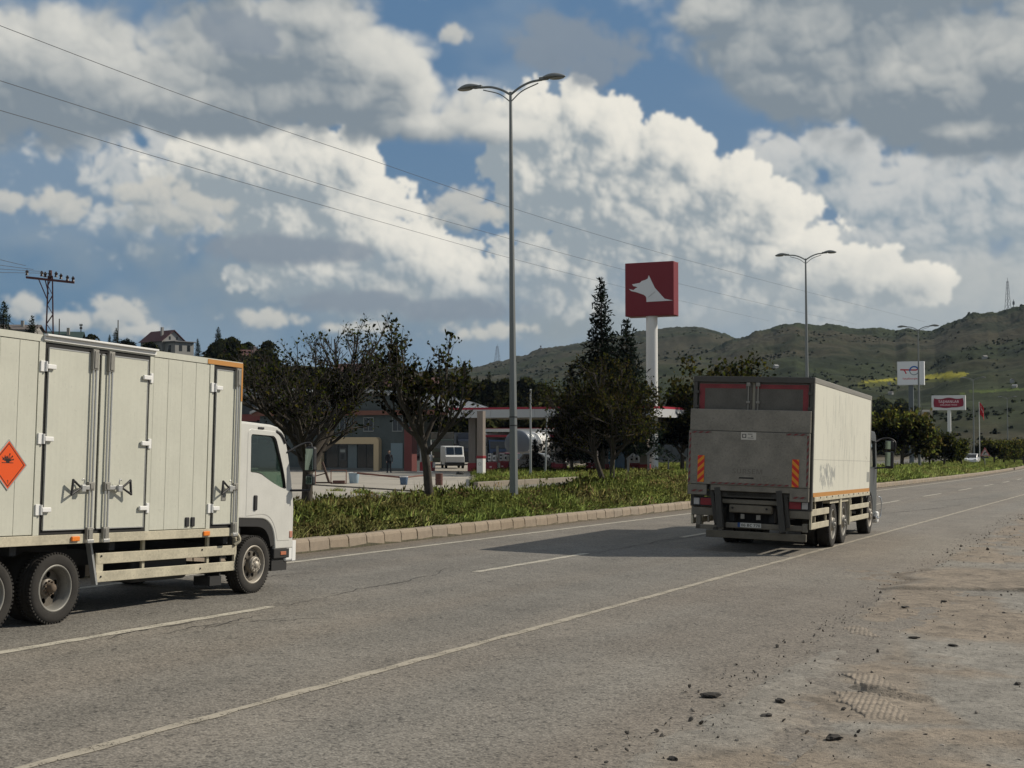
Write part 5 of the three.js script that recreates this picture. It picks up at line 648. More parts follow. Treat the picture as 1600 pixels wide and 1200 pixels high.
{
  const grassM = new THREE.MeshPhysicalMaterial({ roughness: .9, specularIntensity: .2, transmission: .38, thickness: 0, vertexColors: true, side: THREE.DoubleSide });
  const kinds = [tuft(1, 16, .22, .14, .6), tuft(2, 18, .17, .16, .9), weed(3, 44, .24), tuft(4, 12, .28, .10, .5)];
  const r = rng(303), m = new THREE.Matrix4(), q = new THREE.Quaternion(), c = new THREE.Color();
  const field = (name, label, spots) => { const per = kinds.map(() => []); spots.forEach((s) => per[s.k].push(s)); const root = new THREE.Group(); root.name = numbered(name); tag(root, label, 'grass', null, 'stuff'); scene.add(root); per.forEach((list, k) => { if (!list.length) return; const im = new THREE.InstancedMesh(kinds[k], grassM, list.length); list.forEach((s, i) => { q.setFromAxisAngle(UPV, r() * 6.3); m.compose(s.p, q, V(s.s, s.s * s.h, s.s)); im.setMatrixAt(i, m); c.setRGB(...s.c); im.setColorAt(i, c); }); im.name = k === 2 ? 'weeds' : 'grass_blades'; im.userData.kind = 'stuff'; root.add(im); }); };
  const colour = (X, Z) => { const n = fbm(X * .35, Z * .35, 4), k = fbm(X * 1.4 + 9, Z * 1.4, 3); const dry = sstep(.56, .76, n) * .6; const g = [.25, .33, .095], d = [.36, .325, .155], f = .85 + .5 * k; return [mix(g[0], d[0], dry) * f, mix(g[1], d[1], dry) * f, mix(g[2], d[2], dry) * f]; };
  const near = [], far = [], isl = [];
  for (let i = 0; i < 38000; i++) { const s = 16 + 66 * pow(r(), 1.25), tc = -14.70 - 8.2 * r(); const [X, Z] = RS(s, tc); const thin = tc > -15.0 ? .6 : 1; if (r() > thin) continue; const n = fbm(X * .8 + 4, Z * .8, 3), bare = fbm(X * .55 + 60, Z * .55, 4); if (bare < .36 && r() > .15) continue; near.push({ p: W(X, groundY(s, tc) - .02, Z), s: (.75 + .5 * r()) * (bare > .62 && r() > .5 ? 1.5 : 1), h: .5 + .75 * n + (r() > .985 ? 1 : 0), c: r() > .93 ? [.34, .29, .15] : colour(X, Z), k: r() < .42 ? 2 : r() < .5 ? 0 : r() < .6 ? 1 : 3 }); }
  for (let i = 0; i < 16000; i++) { const s = 80 + 230 * pow(r(), 1.4), tc = -14.75 - 8.2 * r(); const [X, Z] = RS(s, tc); far.push({ p: W(X, groundY(s, tc) - .02, Z), s: 1.5 + .8 * r(), h: .55 + .4 * r(), c: colour(X, Z), k: floor(r() * 4) }); }
  for (let i = 0; i < 15000; i++) { const s = 66 + 74 * r(), tc = -32.15 - 13 * r() * sstep(64, 72, s); const [X, Z] = RS(s, tc); if (X / Z * F + 800 < 741) continue; isl.push({ p: W(X, leftY(s) - .02, Z), s: 1.25 + .7 * r(), h: .6 + .5 * r(), c: colour(X, Z).map((v, j) => v * [1.1, 1.1, 1][j]), k: floor(r() * 4) }); }
  for (let i = 0; i < 170; i++) { const k = r(), X = mix(-8.3, -3.8, k) + (r() - .5) * .5, Z = mix(66, 58, k) + (r() - .5) * 1.2; const [s] = toRS(X, Z); if (fbm(X * 1.2, 3, 2) < .45 && r() > .2) continue; isl.push({ p: W(X, leftY(s), Z), s: .9 + .4 * r(), h: .6, c: colour(X, Z), k: floor(r() * 4) }); }
  field('median_grass', 'rough green grass and weeds covering the median mound', near); field('verge_grass', 'green grass strip of the median running off to the right', far); field('island_grass', 'grass of the island in front of the filling station', isl);
  const soil = grid(graded(12, 320, 1, 1.02), range(-23.1, -14.66, 30), (s, t) => { const [X, Z] = RS(s, t); const c = colour(X, Z).map((v) => v * .8 + .012); return { p: [X, groundY(s, t) + .004, -Z], uv: [X / 3, Z / 3], c }; }); struct('median_soil', soil, M([1, 1, 1], .95, { vertexColors: true, map: dirtTex }), 'earth mound of the median under the grass');
  const isoil = grid(graded(67, 145, 1, 1.02), range(-46, -32.03, 30), (s, t) => { const [X, Z] = RS(s, t); const c = colour(X, Z).map((v) => v * .8 + .015); return { p: [X, leftY(s) + (X / Z * F + 800 < 739 ? -.1 : .02), -Z], uv: [X / 3, Z / 3], c }; }); struct('island_soil', isoil, M([1, 1, 1], .95, { vertexColors: true, map: dirtTex }), 'earth of the grass island by the station');
}

// ---------------------------------------------------------------- filling station
const stoneM = (c, o = {}) => M(c, .85, { map: concreteTex, ...o });
const frameAt = (name, label, cat, px, Z, turn = ROADTURN, lift = 0, group) => thing(name, label, cat, sink(px, Z, lift), turn, group);
{ // building with curved metal roof
  const t = frameAt('station_building', 'grey two storey station building with curved metal roof and beige shop frame', 'building', 690, 112), wl = stoneM([.075, .095, .10]), Wd = 17.4, H = 5.0;
  part('wall', metres(merge([box(-Wd, -2.9, 0, H, -3.6, -.0)]), .3), wl, t);
  const arcP = (k) => { const x = mix(-Wd - .7, .7, k), c = 2 * k - 1; return [x, H - .05 + 1.75 * (1 - c * c)]; };
  const top = range(0, 1, 26).map(arcP), und = top.slice().reverse().map(([x, y]) => [x, y - .22]);
  part('roof', metres(extr(poly([...top, ...und]), 9.9).translate(0, 0, -9.4), .5), M([.46, .48, .50], .38, { metalness: .55, map: scuffTex }), t);
  for (let i = 0; i < 11; i++) { const z = .4 - i * .94; part('roof_seam', extr(poly([...range(.02, .98, 20).map(arcP).map(([x, y]) => [x, y + .055]), ...range(.98, .02, 20).map(arcP)]), .05).translate(0, 0, z), M([.40, .42, .44], .4, { metalness: .5 }), t); }
  part('gable', extr(poly([...range(.04, .96, 20).map(arcP).map(([x, y]) => [x, y - .22]), [-2.9, H], [-Wd, H]]), .2).translate(0, 0, -.2), wl, t);
  part('fascia', [box(-Wd - .6, .6, H - .42, H - .05, .02, .32), box(.3, .62, H - .40, H - .08, -9.2, .02)], M([.16, .065, .045], .7), t);
  for (const x of [-14.6, -12.2, -9.0, -6.7, -4.0]) { const w = part('window', box(x - .42, x + .42, 3.3, 4.35, -.02, .015), mt.glassDark, t); part('window_frame', [box(x - .48, x + .48, 4.35, 4.42, -.02, .05), box(x - .48, x + .48, 3.23, 3.3, -.02, .08), box(x - .48, x - .42, 3.3, 4.35, -.02, .05), box(x + .42, x + .48, 3.3, 4.35, -.02, .05), box(x - .02, x + .02, 3.3, 4.35, -.0, .03)], M([.2, .22, .22], .6), w); }
  part('window', box(-2.91, -2.885, .9, 2.6, -2.6, -.9), mt.glassDark, t);
  const fr = new THREE.Shape(); fr.moveTo(-11.4, 0); fr.lineTo(-11.4, 2.45); fr.quadraticCurveTo(-11.4, 2.78, -11.05, 2.78); fr.lineTo(-5.9, 2.78); fr.quadraticCurveTo(-5.5, 2.78, -5.5, 2.4); fr.lineTo(-5.5, 0); fr.lineTo(-5.98, 0); fr.lineTo(-5.98, 2.22); fr.lineTo(-10.95, 2.22); fr.lineTo(-10.95, 0); fr.closePath();
  const sf = part('shop_frame', extr(fr, .45, .02, 2), M([.50, .39, .24], .6), t, 'beige frame with rounded corners round the shop window');
  part('frame_lettering', box(-7.7, -6.0, 2.34, 2.66, .451, .456), txt(256, 48, '#c1a67e', (x) => { x.fillStyle = '#6d3a2c'; x.font = 'italic bold 34px serif'; x.fillText('Kafeteria', 8, 36, 160); x.fillStyle = '#8d1424'; x.beginPath(); x.ellipse(212, 24, 32, 12, 0, 0, 7); x.fill(); x.fillRect(196, 6, 14, 16); }), sf);
  for (const [a, b] of [[-10.93, -9.6], [-9.52, -8.7], [-7.7, -6.9], [-6.85, -6.0]]) part('shop_pane', box(a, b, .3, 2.2, .02, .06), mt.glassDark, t); part('shop_door', box(-8.62, -7.78, .05, 2.2, .02, .08), M([.10, .13, .14], .4), t);
  part('poster', box(-9.45, -8.8, .9, 1.9, .062, .066), txt(64, 96, '#3c3f40', (x) => { x.fillStyle = '#8b8f8c'; x.fillRect(8, 12, 46, 22); x.fillStyle = '#23282a'; x.fillRect(14, 46, 30, 40); }), t);
  part('plinth', box(-Wd, -2.88, -.1, .28, .02, .2), stoneM([.13, .14, .14]), t); part('door', box(-4.6, -3.5, .05, 2.3, .0, .06), M([.14, .20, .23], .5), t); part('red_pier', box(-3.2, -2.5, 0, 3.6, -.5, .35), M([.13, .03, .028], .6), t); part('pavement', box(-Wd - 1, 1, -.2, .06, .21, 1.6), stoneM([.30, .29, .27]), t);
}
{ // dark building left of it
  const t = frameAt('side_building', 'dark low building with red brown band behind the lorry cab', 'building', 470, 128), wl = stoneM([.055, .065, .075]);
  part('wall', metres(box(-13, 0, 0, 6.4, -10, 0), .3), wl, t); part('red_band', box(-13.05, .05, 4.3, 4.95, -10, .12), M([.16, .04, .035], .7), t); part('roof', metres(extr(poly([[-13.6, 6.4], [.6, 6.4], [-1.5, 7.3], [-11.5, 7.3]]), 10.8).translate(0, 0, -10.4), .4), M([.16, .17, .18], .7), t);
  for (let i = 0; i < 7; i++) { const w = part('window', box(-12.3 + i * 1.75, -11.1 + i * 1.75, 2.3, 3.8, -.01, .02), mt.glassDark, t); part('window_frame', [box(-12.36 + i * 1.75, -11.04 + i * 1.75, 3.8, 3.86, -.01, .06), box(-12.36 + i * 1.75, -11.04 + i * 1.75, 2.24, 2.3, -.01, .08), box(-11.73 + i * 1.75, -11.67 + i * 1.75, 2.3, 3.8, 0, .05)], M([.12, .13, .14], .6), w); }
}
{ // main canopy over the pumps
  const t = frameAt('station_canopy', 'wide grey forecourt canopy edged with a red stripe', 'canopy', 700, 108, ROADTURN), y0 = 4.25, y1 = 4.85, L = 16.4, D = 11;
  part('roof_slab', box(0, L, y0, y1 - .02, -D, -.03), M([.30, .27, .235], .8, { map: concreteTex }), t); for (let i = 0; i < 9; i++) part('fascia_panel', box(i * L / 9 + .008, (i + 1) * L / 9 - .008, y0 - .02, y1, -.03, .02), M([.46, .47, .48], .5), t); part('fascia_panel', box(L, L + .03, y0 - .02, y1, -D, 0), M([.46, .47, .48], .5), t);
  part('red_stripe', [box(-.01, L + .035, y1, y1 + .16, -.05, .03), box(L - .03, L + .036, y1, y1 + .16, -D, -.05)], M([.32, .012, .035], .5), t); for (let i = 0; i < 5; i++) part('ceiling_lamp', box(1.8 + i * 3.1, 2.4 + i * 3.1, y0 - .04, y0 + .01, -3.4, -2.8), M([.6, .6, .58], .4), t);
  const cols = [[.6, -3.2], [8.0, -3.2], [11.5, -3.2], [14.8, -3.2]]; cols.forEach(([x, z]) => { const c = part('column', box(x - .3, x + .3, .0, y0, z - .3, z + .3), M([.235, .205, .185], .7, { map: concreteTex }), t); part('red_sleeve', RB(x - .36, x + .36, .1, .75, -z - .36, -z + .36, .03), mt.redDeep, c); });
}
{ // near column with a white guard, standing on the island
  const t = frameAt('clad_column', 'brown column with white lower cladding and red band at the island corner', 'column', 752, 90, ROADTURN); part('column', box(-.205, .205, 1.5, 4.35, -.2, .2), M([.235, .20, .18], .75, { map: concreteTex }), t); part('white_cladding', RB(-.215, .215, .18, 1.32, -.215, .215, .02), M([.66, .65, .62], .5), t); part('red_band', RB(-.235, .235, 1.32, 1.5, -.235, .235, .02), mt.redDeep, t); part('black_foot', box(-.2, .2, -.1, .18, -.2, .2), mt.blackRough, t); part('round_mark', new THREE.TorusGeometry(.09, .015, 8, 24).translate(0, .98, .217), M([.3, .3, .3], .6), t);
}
{ // second canopy behind
  const t = frameAt('rear_canopy', 'white second canopy with a red edge behind the pumps', 'canopy', 748, 152, ROADTURN), L = 13.5; part('roof_slab', box(0, L, 3.55, 3.9, -7, 0), M([.62, .61, .58], .6), t); part('red_edge', [box(-.02, L + .02, 3.0, 3.22, -7, .03), box(-.02, L + .02, 3.90, 3.96, -7, .03)], M([.30, .02, .035], .5), t); for (let i = 0; i < 4; i++) part('column', box(1 + i * 3.8 - .18, 1 + i * 3.8 + .18, 0, 3.55, -3.7, -3.3), M([.45, .44, .42], .6), t);
}
{ // pumps
  const pump = frameAt('fuel_pump', 'red fuel pump at the left edge of the canopy behind the tree', 'fuel pump', 668, 111, ROADTURN, 0, 'red fuel pumps under the canopy');
  part('body', RB(-.55, .55, .12, .82, -.28, .28, .04), mt.redDeep, pump); part('plinth', box(-.7, .7, -.05, .12, -.4, .4), M([.6, .6, .58], .7), pump); part('price_head', RB(-.30, .0, .88, 1.52, -.2, .2, .06), M([.70, .70, .70], .4), pump); part('price_head', RB(.12, .40, .88, 1.38, -.2, .2, .06), M([.70, .70, .70], .4), pump);
  part('display', [box(-.24, -.06, 1.28, 1.42, .2, .206), box(-.24, -.06, 1.02, 1.16, .2, .206), box(.18, .34, 1.04, 1.24, .2, .206)], mt.black, pump); part('logo_plate', box(-.08, .10, .42, .52, .28, .286), M([.65, .55, .55], .5), pump); part('mast', box(-.62, -.5, .1, 2.1, -.1, .1), M([.36, .36, .35], .5), pump); part('hose', [tube([V(.45, .75, .2), V(.62, .45, .3), V(.6, 1.0, .25), V(.5, 1.25, .2)], .02)], mt.black, pump); part('white_edge', box(.555, .60, .4, .8, -.2, .2), mt.white, pump);
  [[769, 110, 'red fuel pump right beside the white clad column'], [787, 113, 'red fuel pump half hidden by the near street lamp'], [873, 110, 'red fuel pump beside the leaning grey post'], [927, 109, 'red fuel pump left of the leaning tree trunk'], [991, 108, 'red fuel pump between the blue kiosk and the sign column']].forEach(([px, Z, label]) => copyOf(pump, sink(px, Z), ROADTURN, label));
}
{ // blue kiosk
  const t = frameAt('blue_kiosk', 'blue metal kiosk with a pale printed front behind the leaning tree', 'kiosk', 960, 111, -.62); part('body', RB(-.72, .72, .02, 1.72, -.9, .9, .03), M([.03, .105, .21], .5), t); part('printed_front', box(-.70, .70, .06, 1.68, .9, .906), txt(160, 200, '#5f9dbb', (x) => { x.fillStyle = '#cfe0e6'; x.fillRect(0, 0, 10, 200); x.font = 'bold 26px sans-serif'; x.fillText('TOMTAŞ', 22, 34); x.fillStyle = '#3f7896'; x.beginPath(); x.ellipse(86, 88, 52, 34, .4, 0, 7); x.fill(); x.fillStyle = '#dfe9ec'; x.beginPath(); x.ellipse(70, 84, 26, 16, 0, 0, 7); x.fill(); x.fillRect(38, 132, 70, 12); x.fillStyle = '#83bad0'; x.fillRect(20, 156, 120, 34); }), t); part('roof_lip', box(-.76, .76, 1.72, 1.78, -.94, .94), M([.35, .45, .5], .5), t);
}
{ // fence posts with angled tops
  const f = frameAt('fence_post', 'concrete fence post with angled top in front of the sign column', 'fence post', 1013, 84, .2, 0, 'angled fence posts by the station'); part('post', beam(V(0, -.1, 0), V(0, 1.75, 0), .12, .12), stoneM([.16, .165, .16]), f); part('angled_top', beam(V(-.12, 1.62, 0), V(.42, 2.05, 0), .12, .12), stoneM([.13, .135, .13]), f); part('footing', box(-.4, .35, -.05, .12, -.25, .25), stoneM([.36, .35, .32]), f);
  for (const [px, Z, s, l] of [[981, 88, .8, 'grey fence post with angled top below the blue kiosk'], [1044, 98, .75, 'small fence post with angled top right of the sign column'], [1073, 96, .8, 'small fence post with angled top beside the grey lorry']]) copyOf(f, sink(px, Z), px > 1000 ? PI : .2, l, null, s);
  const w = frameAt('station_fence', 'dark mesh fence and low wall behind the sign column', 'fence', 880, 172, 0); for (let i = 0; i < 16; i++) part('fence_panel', box(i * 1.9, i * 1.9 + 1.85, .3, 2.2, -.02, .02), M([.07, .08, .085], .8), w); part('low_wall', box(0, 30.4, -.4, .3, -.12, .12), stoneM([.2, .19, .18]), w); part('green_shed', [box(6, 12, .1, 3.6, -6, -2)], M([.12, .24, .23], .6), w);
}
{ // pipe barriers and scraps on the forecourt
  const g = (px, py) => { const [X, Z] = onGround(px, py); return V(X, gXZ(X, Z), -Z); };
  const a = g(553, 756), b = g(631, 758.5), rustM = M([.22, .10, .075], .8, { map: scuffTex });
  const t = thing('pipe_barrier', 'thin reddish pipe barrier resting on blue buckets across the forecourt', 'barrier', V(0, 0, 0)); const up = (v, h) => v.clone().add(V(0, h, 0)); part('pipe', bar(up(a, .62), up(b, .42), .05), rustM, t); part('pipe', bar(up(b, .42), up(g(672, 757), .55), .04), rustM, t);
  const bucket = (p, c, label, s = 1) => { const k = thing('bucket', label, 'bucket', p); part('body', new THREE.LatheGeometry([[.0, 0], [.24, 0], [.31, .62], [.29, .62], [.22, .05]].map(([x, y]) => new THREE.Vector2(x * s, y * s)), 20), M(c, .6), k); part('rim', new THREE.TorusGeometry(.30 * s, .02 * s, 6, 20).rotateX(PI / 2).translate(0, .62 * s, 0), mt.white, k); return k; };
  bucket(a, [.30, .40, .48], 'pale blue bucket under the left end of the pipe'); bucket(b, [.07, .12, .20], 'dark blue bucket under the middle of the pipe', .75);
  const d = thing('oil_drum', 'small dark red drum right of the young tree trunk', 'drum', g(686, 759)); part('body', new THREE.CylinderGeometry(.2, .2, .66, 18).translate(0, .33, 0), M([.10, .04, .03], .7), d); part('hoop', [.02, .33, .64].map((y) => new THREE.TorusGeometry(.2, .018, 6, 20).rotateX(PI / 2).translate(0, y, 0)), M([.14, .06, .05], .7), d);
  const s = thing('timber_trestle', 'dark timber trestle lying on the forecourt right of the cab mirror', 'trestle', g(500, 756)), tm = M([.10, .065, .05], .9, { map: barkTex }); part('leg', beam(V(-.55, 0, .1), V(-.42, 1.12, 0), .11, .11), tm, s); part('leg', beam(V(.55, 0, .1), V(.12, 1.22, 0), .11, .11), tm, s); part('rail', beam(V(-.7, .06, .1), V(.7, .06, .1), .10, .10), tm, s); part('rail', beam(V(-.45, .38, .05), V(.42, .62, .05), .06, .06), tm, s);
  const fr = thing('metal_frame', 'small rusty square frame standing left of the pale blue bucket', 'frame', g(529, 757)); part('frame', [bar(V(-.42, 0, 0), V(-.42, .78, 0), .025), bar(V(.42, 0, 0), V(.42, .78, 0), .025), bar(V(-.42, .78, 0), V(.42, .78, 0), .025), bar(V(-.42, .04, 0), V(.42, .04, 0), .025)], rustM, fr); part('tray', RB(-.3, .35, .05, .22, -.2, .2, .02), M([.10, .045, .035], .8), fr);
  const fr2 = thing('metal_frame', 'thin metal frame next to the timber trestle and tree trunk', 'frame', g(487, 757)); part('frame', [bar(V(-.15, 0, 0), V(-.15, .75, 0), .03), bar(V(.2, 0, 0), V(.2, .75, 0), .03), bar(V(-.15, .75, 0), V(.2, .75, 0), .03)], rustM, fr2);
  const k = new THREE.Group(); k.name = 'island_kerb'; tag(k, 'low stone kerb round the grass island', null, null, 'structure'); scene.add(k); const kg = RB(-.13, .13, -.1, .28, -.95, .95, .03), km = stoneM([.27, .235, .19]); let n = 0; const put = (s, tc, turn) => { const m = new THREE.Mesh(kg, km); m.name = n++ ? 'kerb_block_' + String(n).padStart(3, '0') : 'kerb_block'; const [X, Z] = RS(s, tc); m.position.set(X, leftY(s), -Z); m.rotation.y = turn; k.add(m); }; for (let s = 65.2; s < 78; s += 1.93) put(s, -32.0, -RA); for (let i = 0; i < 7; i++) { const Z = 76 + i * 1.93, [s, tc] = toRS((740 - 800) / F * Z, Z); put(s, tc, .03); }
  const lk = new THREE.Group(); lk.name = 'low_kerb'; tag(lk, 'thin low kerb line across the pale forecourt', null, null, 'structure'); scene.add(lk); const A = g(486, 759), B2 = g(650, 769.5), nn = 12; for (let i = 0; i < nn; i++) { const m = new THREE.Mesh(beam(A.clone().lerp(B2, i / nn + .003).add(V(0, .05, 0)), A.clone().lerp(B2, (i + 1) / nn - .003).add(V(0, .05, 0)), .10, .09), stoneM([.15, .13, .105])); m.name = i ? 'kerb_block_' + String(400 + i) : 'kerb_block_400'; lk.add(m); }
  const rk = stone(55, .6); rk.scale(.28, .3, .2); const ro = solo('dark_rock', rk, M([.03, .03, .028], .9), 'dark lump lying on the forecourt left of the clad column', 'rock'); ro.position.copy(g(718, 742)).add(V(0, .08, 0));
}
// vehicles on the forecourt
function forecourtTruck(name, label, px, Z, turn, o) {
  const t = frameAt(name, label, 'truck', px, Z, turn); const w = 1.22; const pr = poly([[-.0, .55], [-.0, 2.55], [.25, 2.72], [1.25, 2.66], [1.62, 1.75], [1.70, 1.2], [1.70, .5]]);
  part('cab', sidePanel(pr, -w, w, .03, 2), M(o.cab, .4), t); part('windscreen', sidePanel(poly([[1.31, 2.52], [1.33, 2.53], [1.665, 1.78], [1.64, 1.77]]), -w + .12, w - .12), mt.glassDark, t); part('grille', [RB(-.8, .8, .85, 1.45, 1.68, 1.73, .02)], mt.black, t); part('bumper', [RB(-w - .02, w + .02, .38, .80, 1.45, 1.80, .05)], M(o.bumper ?? o.cab, .5), t); for (const e of [-1, 1]) { part('headlamp', RB(e * .95 - .2, e * .95 + .2, .86, 1.06, 1.68, 1.74, .03), mt.zinc, t); part('door_mirror', [RB(e * (w + .16) - .1, e * (w + .16) + .1, 1.6, 2.3, 1.3, 1.4, .04)], mt.black, t); part('door_window', box(e * w - (e > 0 ? .005 : .01), e * w + (e > 0 ? .01 : .005), 1.7, 2.45, -.35, -1.25), mt.glassDark, t); }
  if (o.tank) { const r = 1.2, tk = part('tank', [new THREE.CylinderGeometry(r, r, 8, 36).rotateX(PI / 2).translate(0, 2.35, 4.6), ...[0.6, 8.6].map((z, i) => { const g = new THREE.SphereGeometry(r, 32, 12, 0, 2 * PI, 0, PI / 2); g.scale(1, .22, 1); g.rotateX(i ? PI / 2 : -PI / 2); return g.translate(0, 2.35, z); })], M(o.tank, .4, { metalness: .3 }), t); part('hoop', [2, 4, 6, 8].map((z) => new THREE.TorusGeometry(r + .01, .03, 6, 36).translate(0, 2.35, z)), mt.zinc, tk); part('rear_panel', [RB(-1.1, 1.1, .75, 1.6, -8.85, -8.7, .03)], M([.22, .21, .19], .7), t); part('rear_board', [RB(-1.15, 1.15, .48, .66, -8.9, -8.78, .02)], M([.42, .41, .38], .6), t); part('warning_stripes', [.45, .62, .79].map((y) => box(.55, 1.0, y - .03, y + .05, 8.905, 8.915)), mt.white, t); }
  if (o.box) part('cargo_box', [RB(-w, w, 1.0, 3.45, -6.5, -.12, .03)], M(o.box, .6), t);
  part('chassis', [B(-.5, .5, .6, 1.0, -8.4, 1.2)], mt.chassis, t); for (const s of [.9, -3.6, -5.0, ...(o.tank ? [-7.2] : [])]) for (const e of [-1, 1]) part('wheel', [latheX([[.001, -.14], [.3, -.14], [.46, -.14], [.5, -.1], [.5, .1], [.46, .14], [.3, .14], [.28, .06], [.001, .06]], 28).translate(e * 1.02, .5, -s)], mt.tyre, t); return t;
}
forecourtTruck('tanker_truck', 'grey tanker lorry seen from behind beside the near street lamp', 822, 138, -.1, { cab: [.3, .3, .3], tank: [.13, .15, .18] });
forecourtTruck('tanker_truck', 'white tanker lorry behind the small dark conifer', 858, 152, -.25, { cab: [.5, .5, .5], tank: [.66, .66, .64] });
forecourtTruck('parked_truck', 'dark navy lorry facing the road left of the clad column', 733, 150, PI + .1, { cab: [.02, .028, .05], box: [.05, .06, .08], bumper: [.02, .02, .03] });
forecourtTruck('parked_truck', 'blue lorry facing the road right of the clad column', 780, 152, PI + .1, { cab: [.03, .06, .13], box: [.45, .44, .42] });
forecourtTruck('parked_truck', 'white lorry cab showing beside the red pier of the station building', 652, 140, PI + .2, { cab: [.6, .6, .58], box: [.42, .28, .07], bumper: [.45, .30, .06] });
{ const t = frameAt('parked_van', 'small white van with two windscreen panes behind the young tree', 'van', 709, 128, PI + .15); const pr = poly([[-3.6, .35], [-3.6, 1.95], [-3.4, 2.05], [.2, 2.02], [.75, 1.25], [1.15, 1.1], [1.2, .35]]); part('body', sidePanel(pr, -.85, .85, .05, 3), M([.66, .66, .64], .4), t); part('windscreen', sidePanel(poly([[.26, 1.95], [.28, 1.96], [.76, 1.30], [.73, 1.29]]), -.72, -.04), mt.glassDark, t); part('windscreen', sidePanel(poly([[.26, 1.95], [.28, 1.96], [.76, 1.30], [.73, 1.29]]), .04, .72), mt.glassDark, t); part('bumper', RB(-.87, .87, .28, .6, 1.0, 1.25, .05), mt.black, t); for (const s of [.6, -2.6]) for (const e of [-1, 1]) part('wheel', [latheX([[.001, -.1], [.3, -.1], [.33, -.06], [.33, .06], [.3, .1], [.2, .1], [.001, .05]], 24).translate(e * .76, .33, -s)], mt.tyre, t); }
// cars on the opposite carriageway
function car(label, px, Z, turn, c, o = {}) { const t = frameAt('car', label, 'car', px, Z, turn); const lower = new THREE.Shape(); lower.moveTo(-2.0, .28); lower.lineTo(-2.05, .75); lower.quadraticCurveTo(-2.0, .92, -1.7, .95); lower.lineTo(.9, .93); lower.quadraticCurveTo(1.8, .88, 2.05, .66); lower.lineTo(2.08, .3); lower.closePath(); const up = new THREE.Shape(); up.moveTo(-1.75, .93); up.lineTo(-1.35, 1.42); up.quadraticCurveTo(-1.2, 1.5, -.9, 1.5); up.lineTo(.1, 1.48); up.quadraticCurveTo(.35, 1.46, .95, .92); up.closePath();
  part('body', [sidePanel(lower, -.86, .86, .08, 3), sidePanel(up, -.74, .74, .08, 3)], new THREE.MeshPhysicalMaterial({ color: lin(...c), roughness: .35, clearcoat: .7, clearcoatRoughness: .1 }), t); part('windscreen', sidePanel(poly([[.30, 1.43], [.32, 1.44], [.93, .97], [.90, .96]]), -.66, .66), mt.glassDark, t); part('rear_window', sidePanel(poly([[-1.36, 1.42], [-1.33, 1.44], [-1.73, .98], [-1.76, .97]]), -.64, .64), mt.glassDark, t); for (const e of [-1, 1]) { const wn = poly([[-1.5, .98], [-1.2, 1.40], [.1, 1.40], [.70, .98]]); part('side_window', sidePanel(wn, e * .742 - .002, e * .742 + .002), mt.glassDark, t); part('headlamp', RB(e * .6 - .18, e * .6 + .18, .62, .78, 1.96, 2.07, .04), mt.zinc, t); for (const s of [1.3, -1.25]) part('wheel', [latheX([[.001, -.1], [.28, -.1], [.31, -.06], [.31, .06], [.28, .1], [.2, .1], [.18, .05], [.001, .05]], 24).translate(e * .78, .31, -s)], mt.tyre, t); } part('bumper', RB(-.8, .8, .26, .5, 1.98, 2.12, .05), M(c.map((x) => x * .8), .5), t); return t; }
car('white car coming along the far carriageway left of the warning triangle', 1518, 196, PI - .42, [.62, .64, .66]);
car('dark car on the far carriageway near the right edge', 1590, 262, PI - .42, [.03, .03, .035]);
// a person by the shop
{ const X = (608 - 800) / F * 109, t = thing('person', 'person in dark clothes standing beside the beige shop frame', 'person', W(X, gXZ(X, 109), 109), .3); const sk = M([.30, .19, .14], .7), cl = M([.012, .013, .018], .9), tr = M([.015, .016, .022], .9);
  const lim = (pts) => { const gs = []; for (let i = 1; i < pts.length; i++) { gs.push(bar(pts[i - 1][0], pts[i][0], pts[i - 1][1], pts[i][1], 14)); gs.push(new THREE.SphereGeometry(pts[i][1], 14, 10).translate(...arr(pts[i][0]))); } return gs; };
  part('body', [...lim([[V(-.10, .92, 0), .095], [V(-.12, .50, .02), .062], [V(-.13, .08, -.02), .042]]), ...lim([[V(.10, .92, 0), .095], [V(.12, .50, .03), .062], [V(.14, .08, 0), .042]])], tr, t); part('jacket', (() => { const g = new THREE.LatheGeometry([[.15, .86], [.185, .9], [.17, 1.1], [.205, 1.32], [.19, 1.42], [.07, 1.49]].map(([x, y]) => new THREE.Vector2(x, y)), 24); g.scale(1, 1, .62); return merge([g, ...lim([[V(-.2, 1.40, 0), .06], [V(-.27, 1.12, .02), .05], [V(-.22, .9, .09), .04]]), ...lim([[V(.2, 1.40, 0), .06], [V(.27, 1.12, .02), .05], [V(.24, .88, .08), .04]])]); })(), cl, t); part('head', (() => { const g = new THREE.SphereGeometry(.105, 20, 16); g.scale(.85, 1.12, .95); g.translate(0, 1.63, .01); return merge([g, bar(V(0, 1.46, 0), V(0, 1.56, .005), .052), new THREE.ConeGeometry(.02, .04, 6).rotateX(PI / 2).translate(0, 1.62, .115)]); })(), sk, t); part('hair', new THREE.SphereGeometry(.108, 20, 10, 0, 2 * PI, 0, PI * .45).scale(.9, 1.1, 1).translate(0, 1.65, -.012), M([.01, .008, .007], .9), t); part('hand', [new THREE.SphereGeometry(.042, 10, 8).scale(.7, 1.3, .9).translate(-.21, .83, .1), new THREE.SphereGeometry(.042, 10, 8).scale(.7, 1.3, .9).translate(.235, .81, .09)], sk, t); part('shoe', [RB(-.19, -.08, 0, .09, -.02, .2, .03), RB(.09, .20, 0, .09, -.02, .2, .03)].map((g) => g.rotateY(PI)), mt.black, t); }
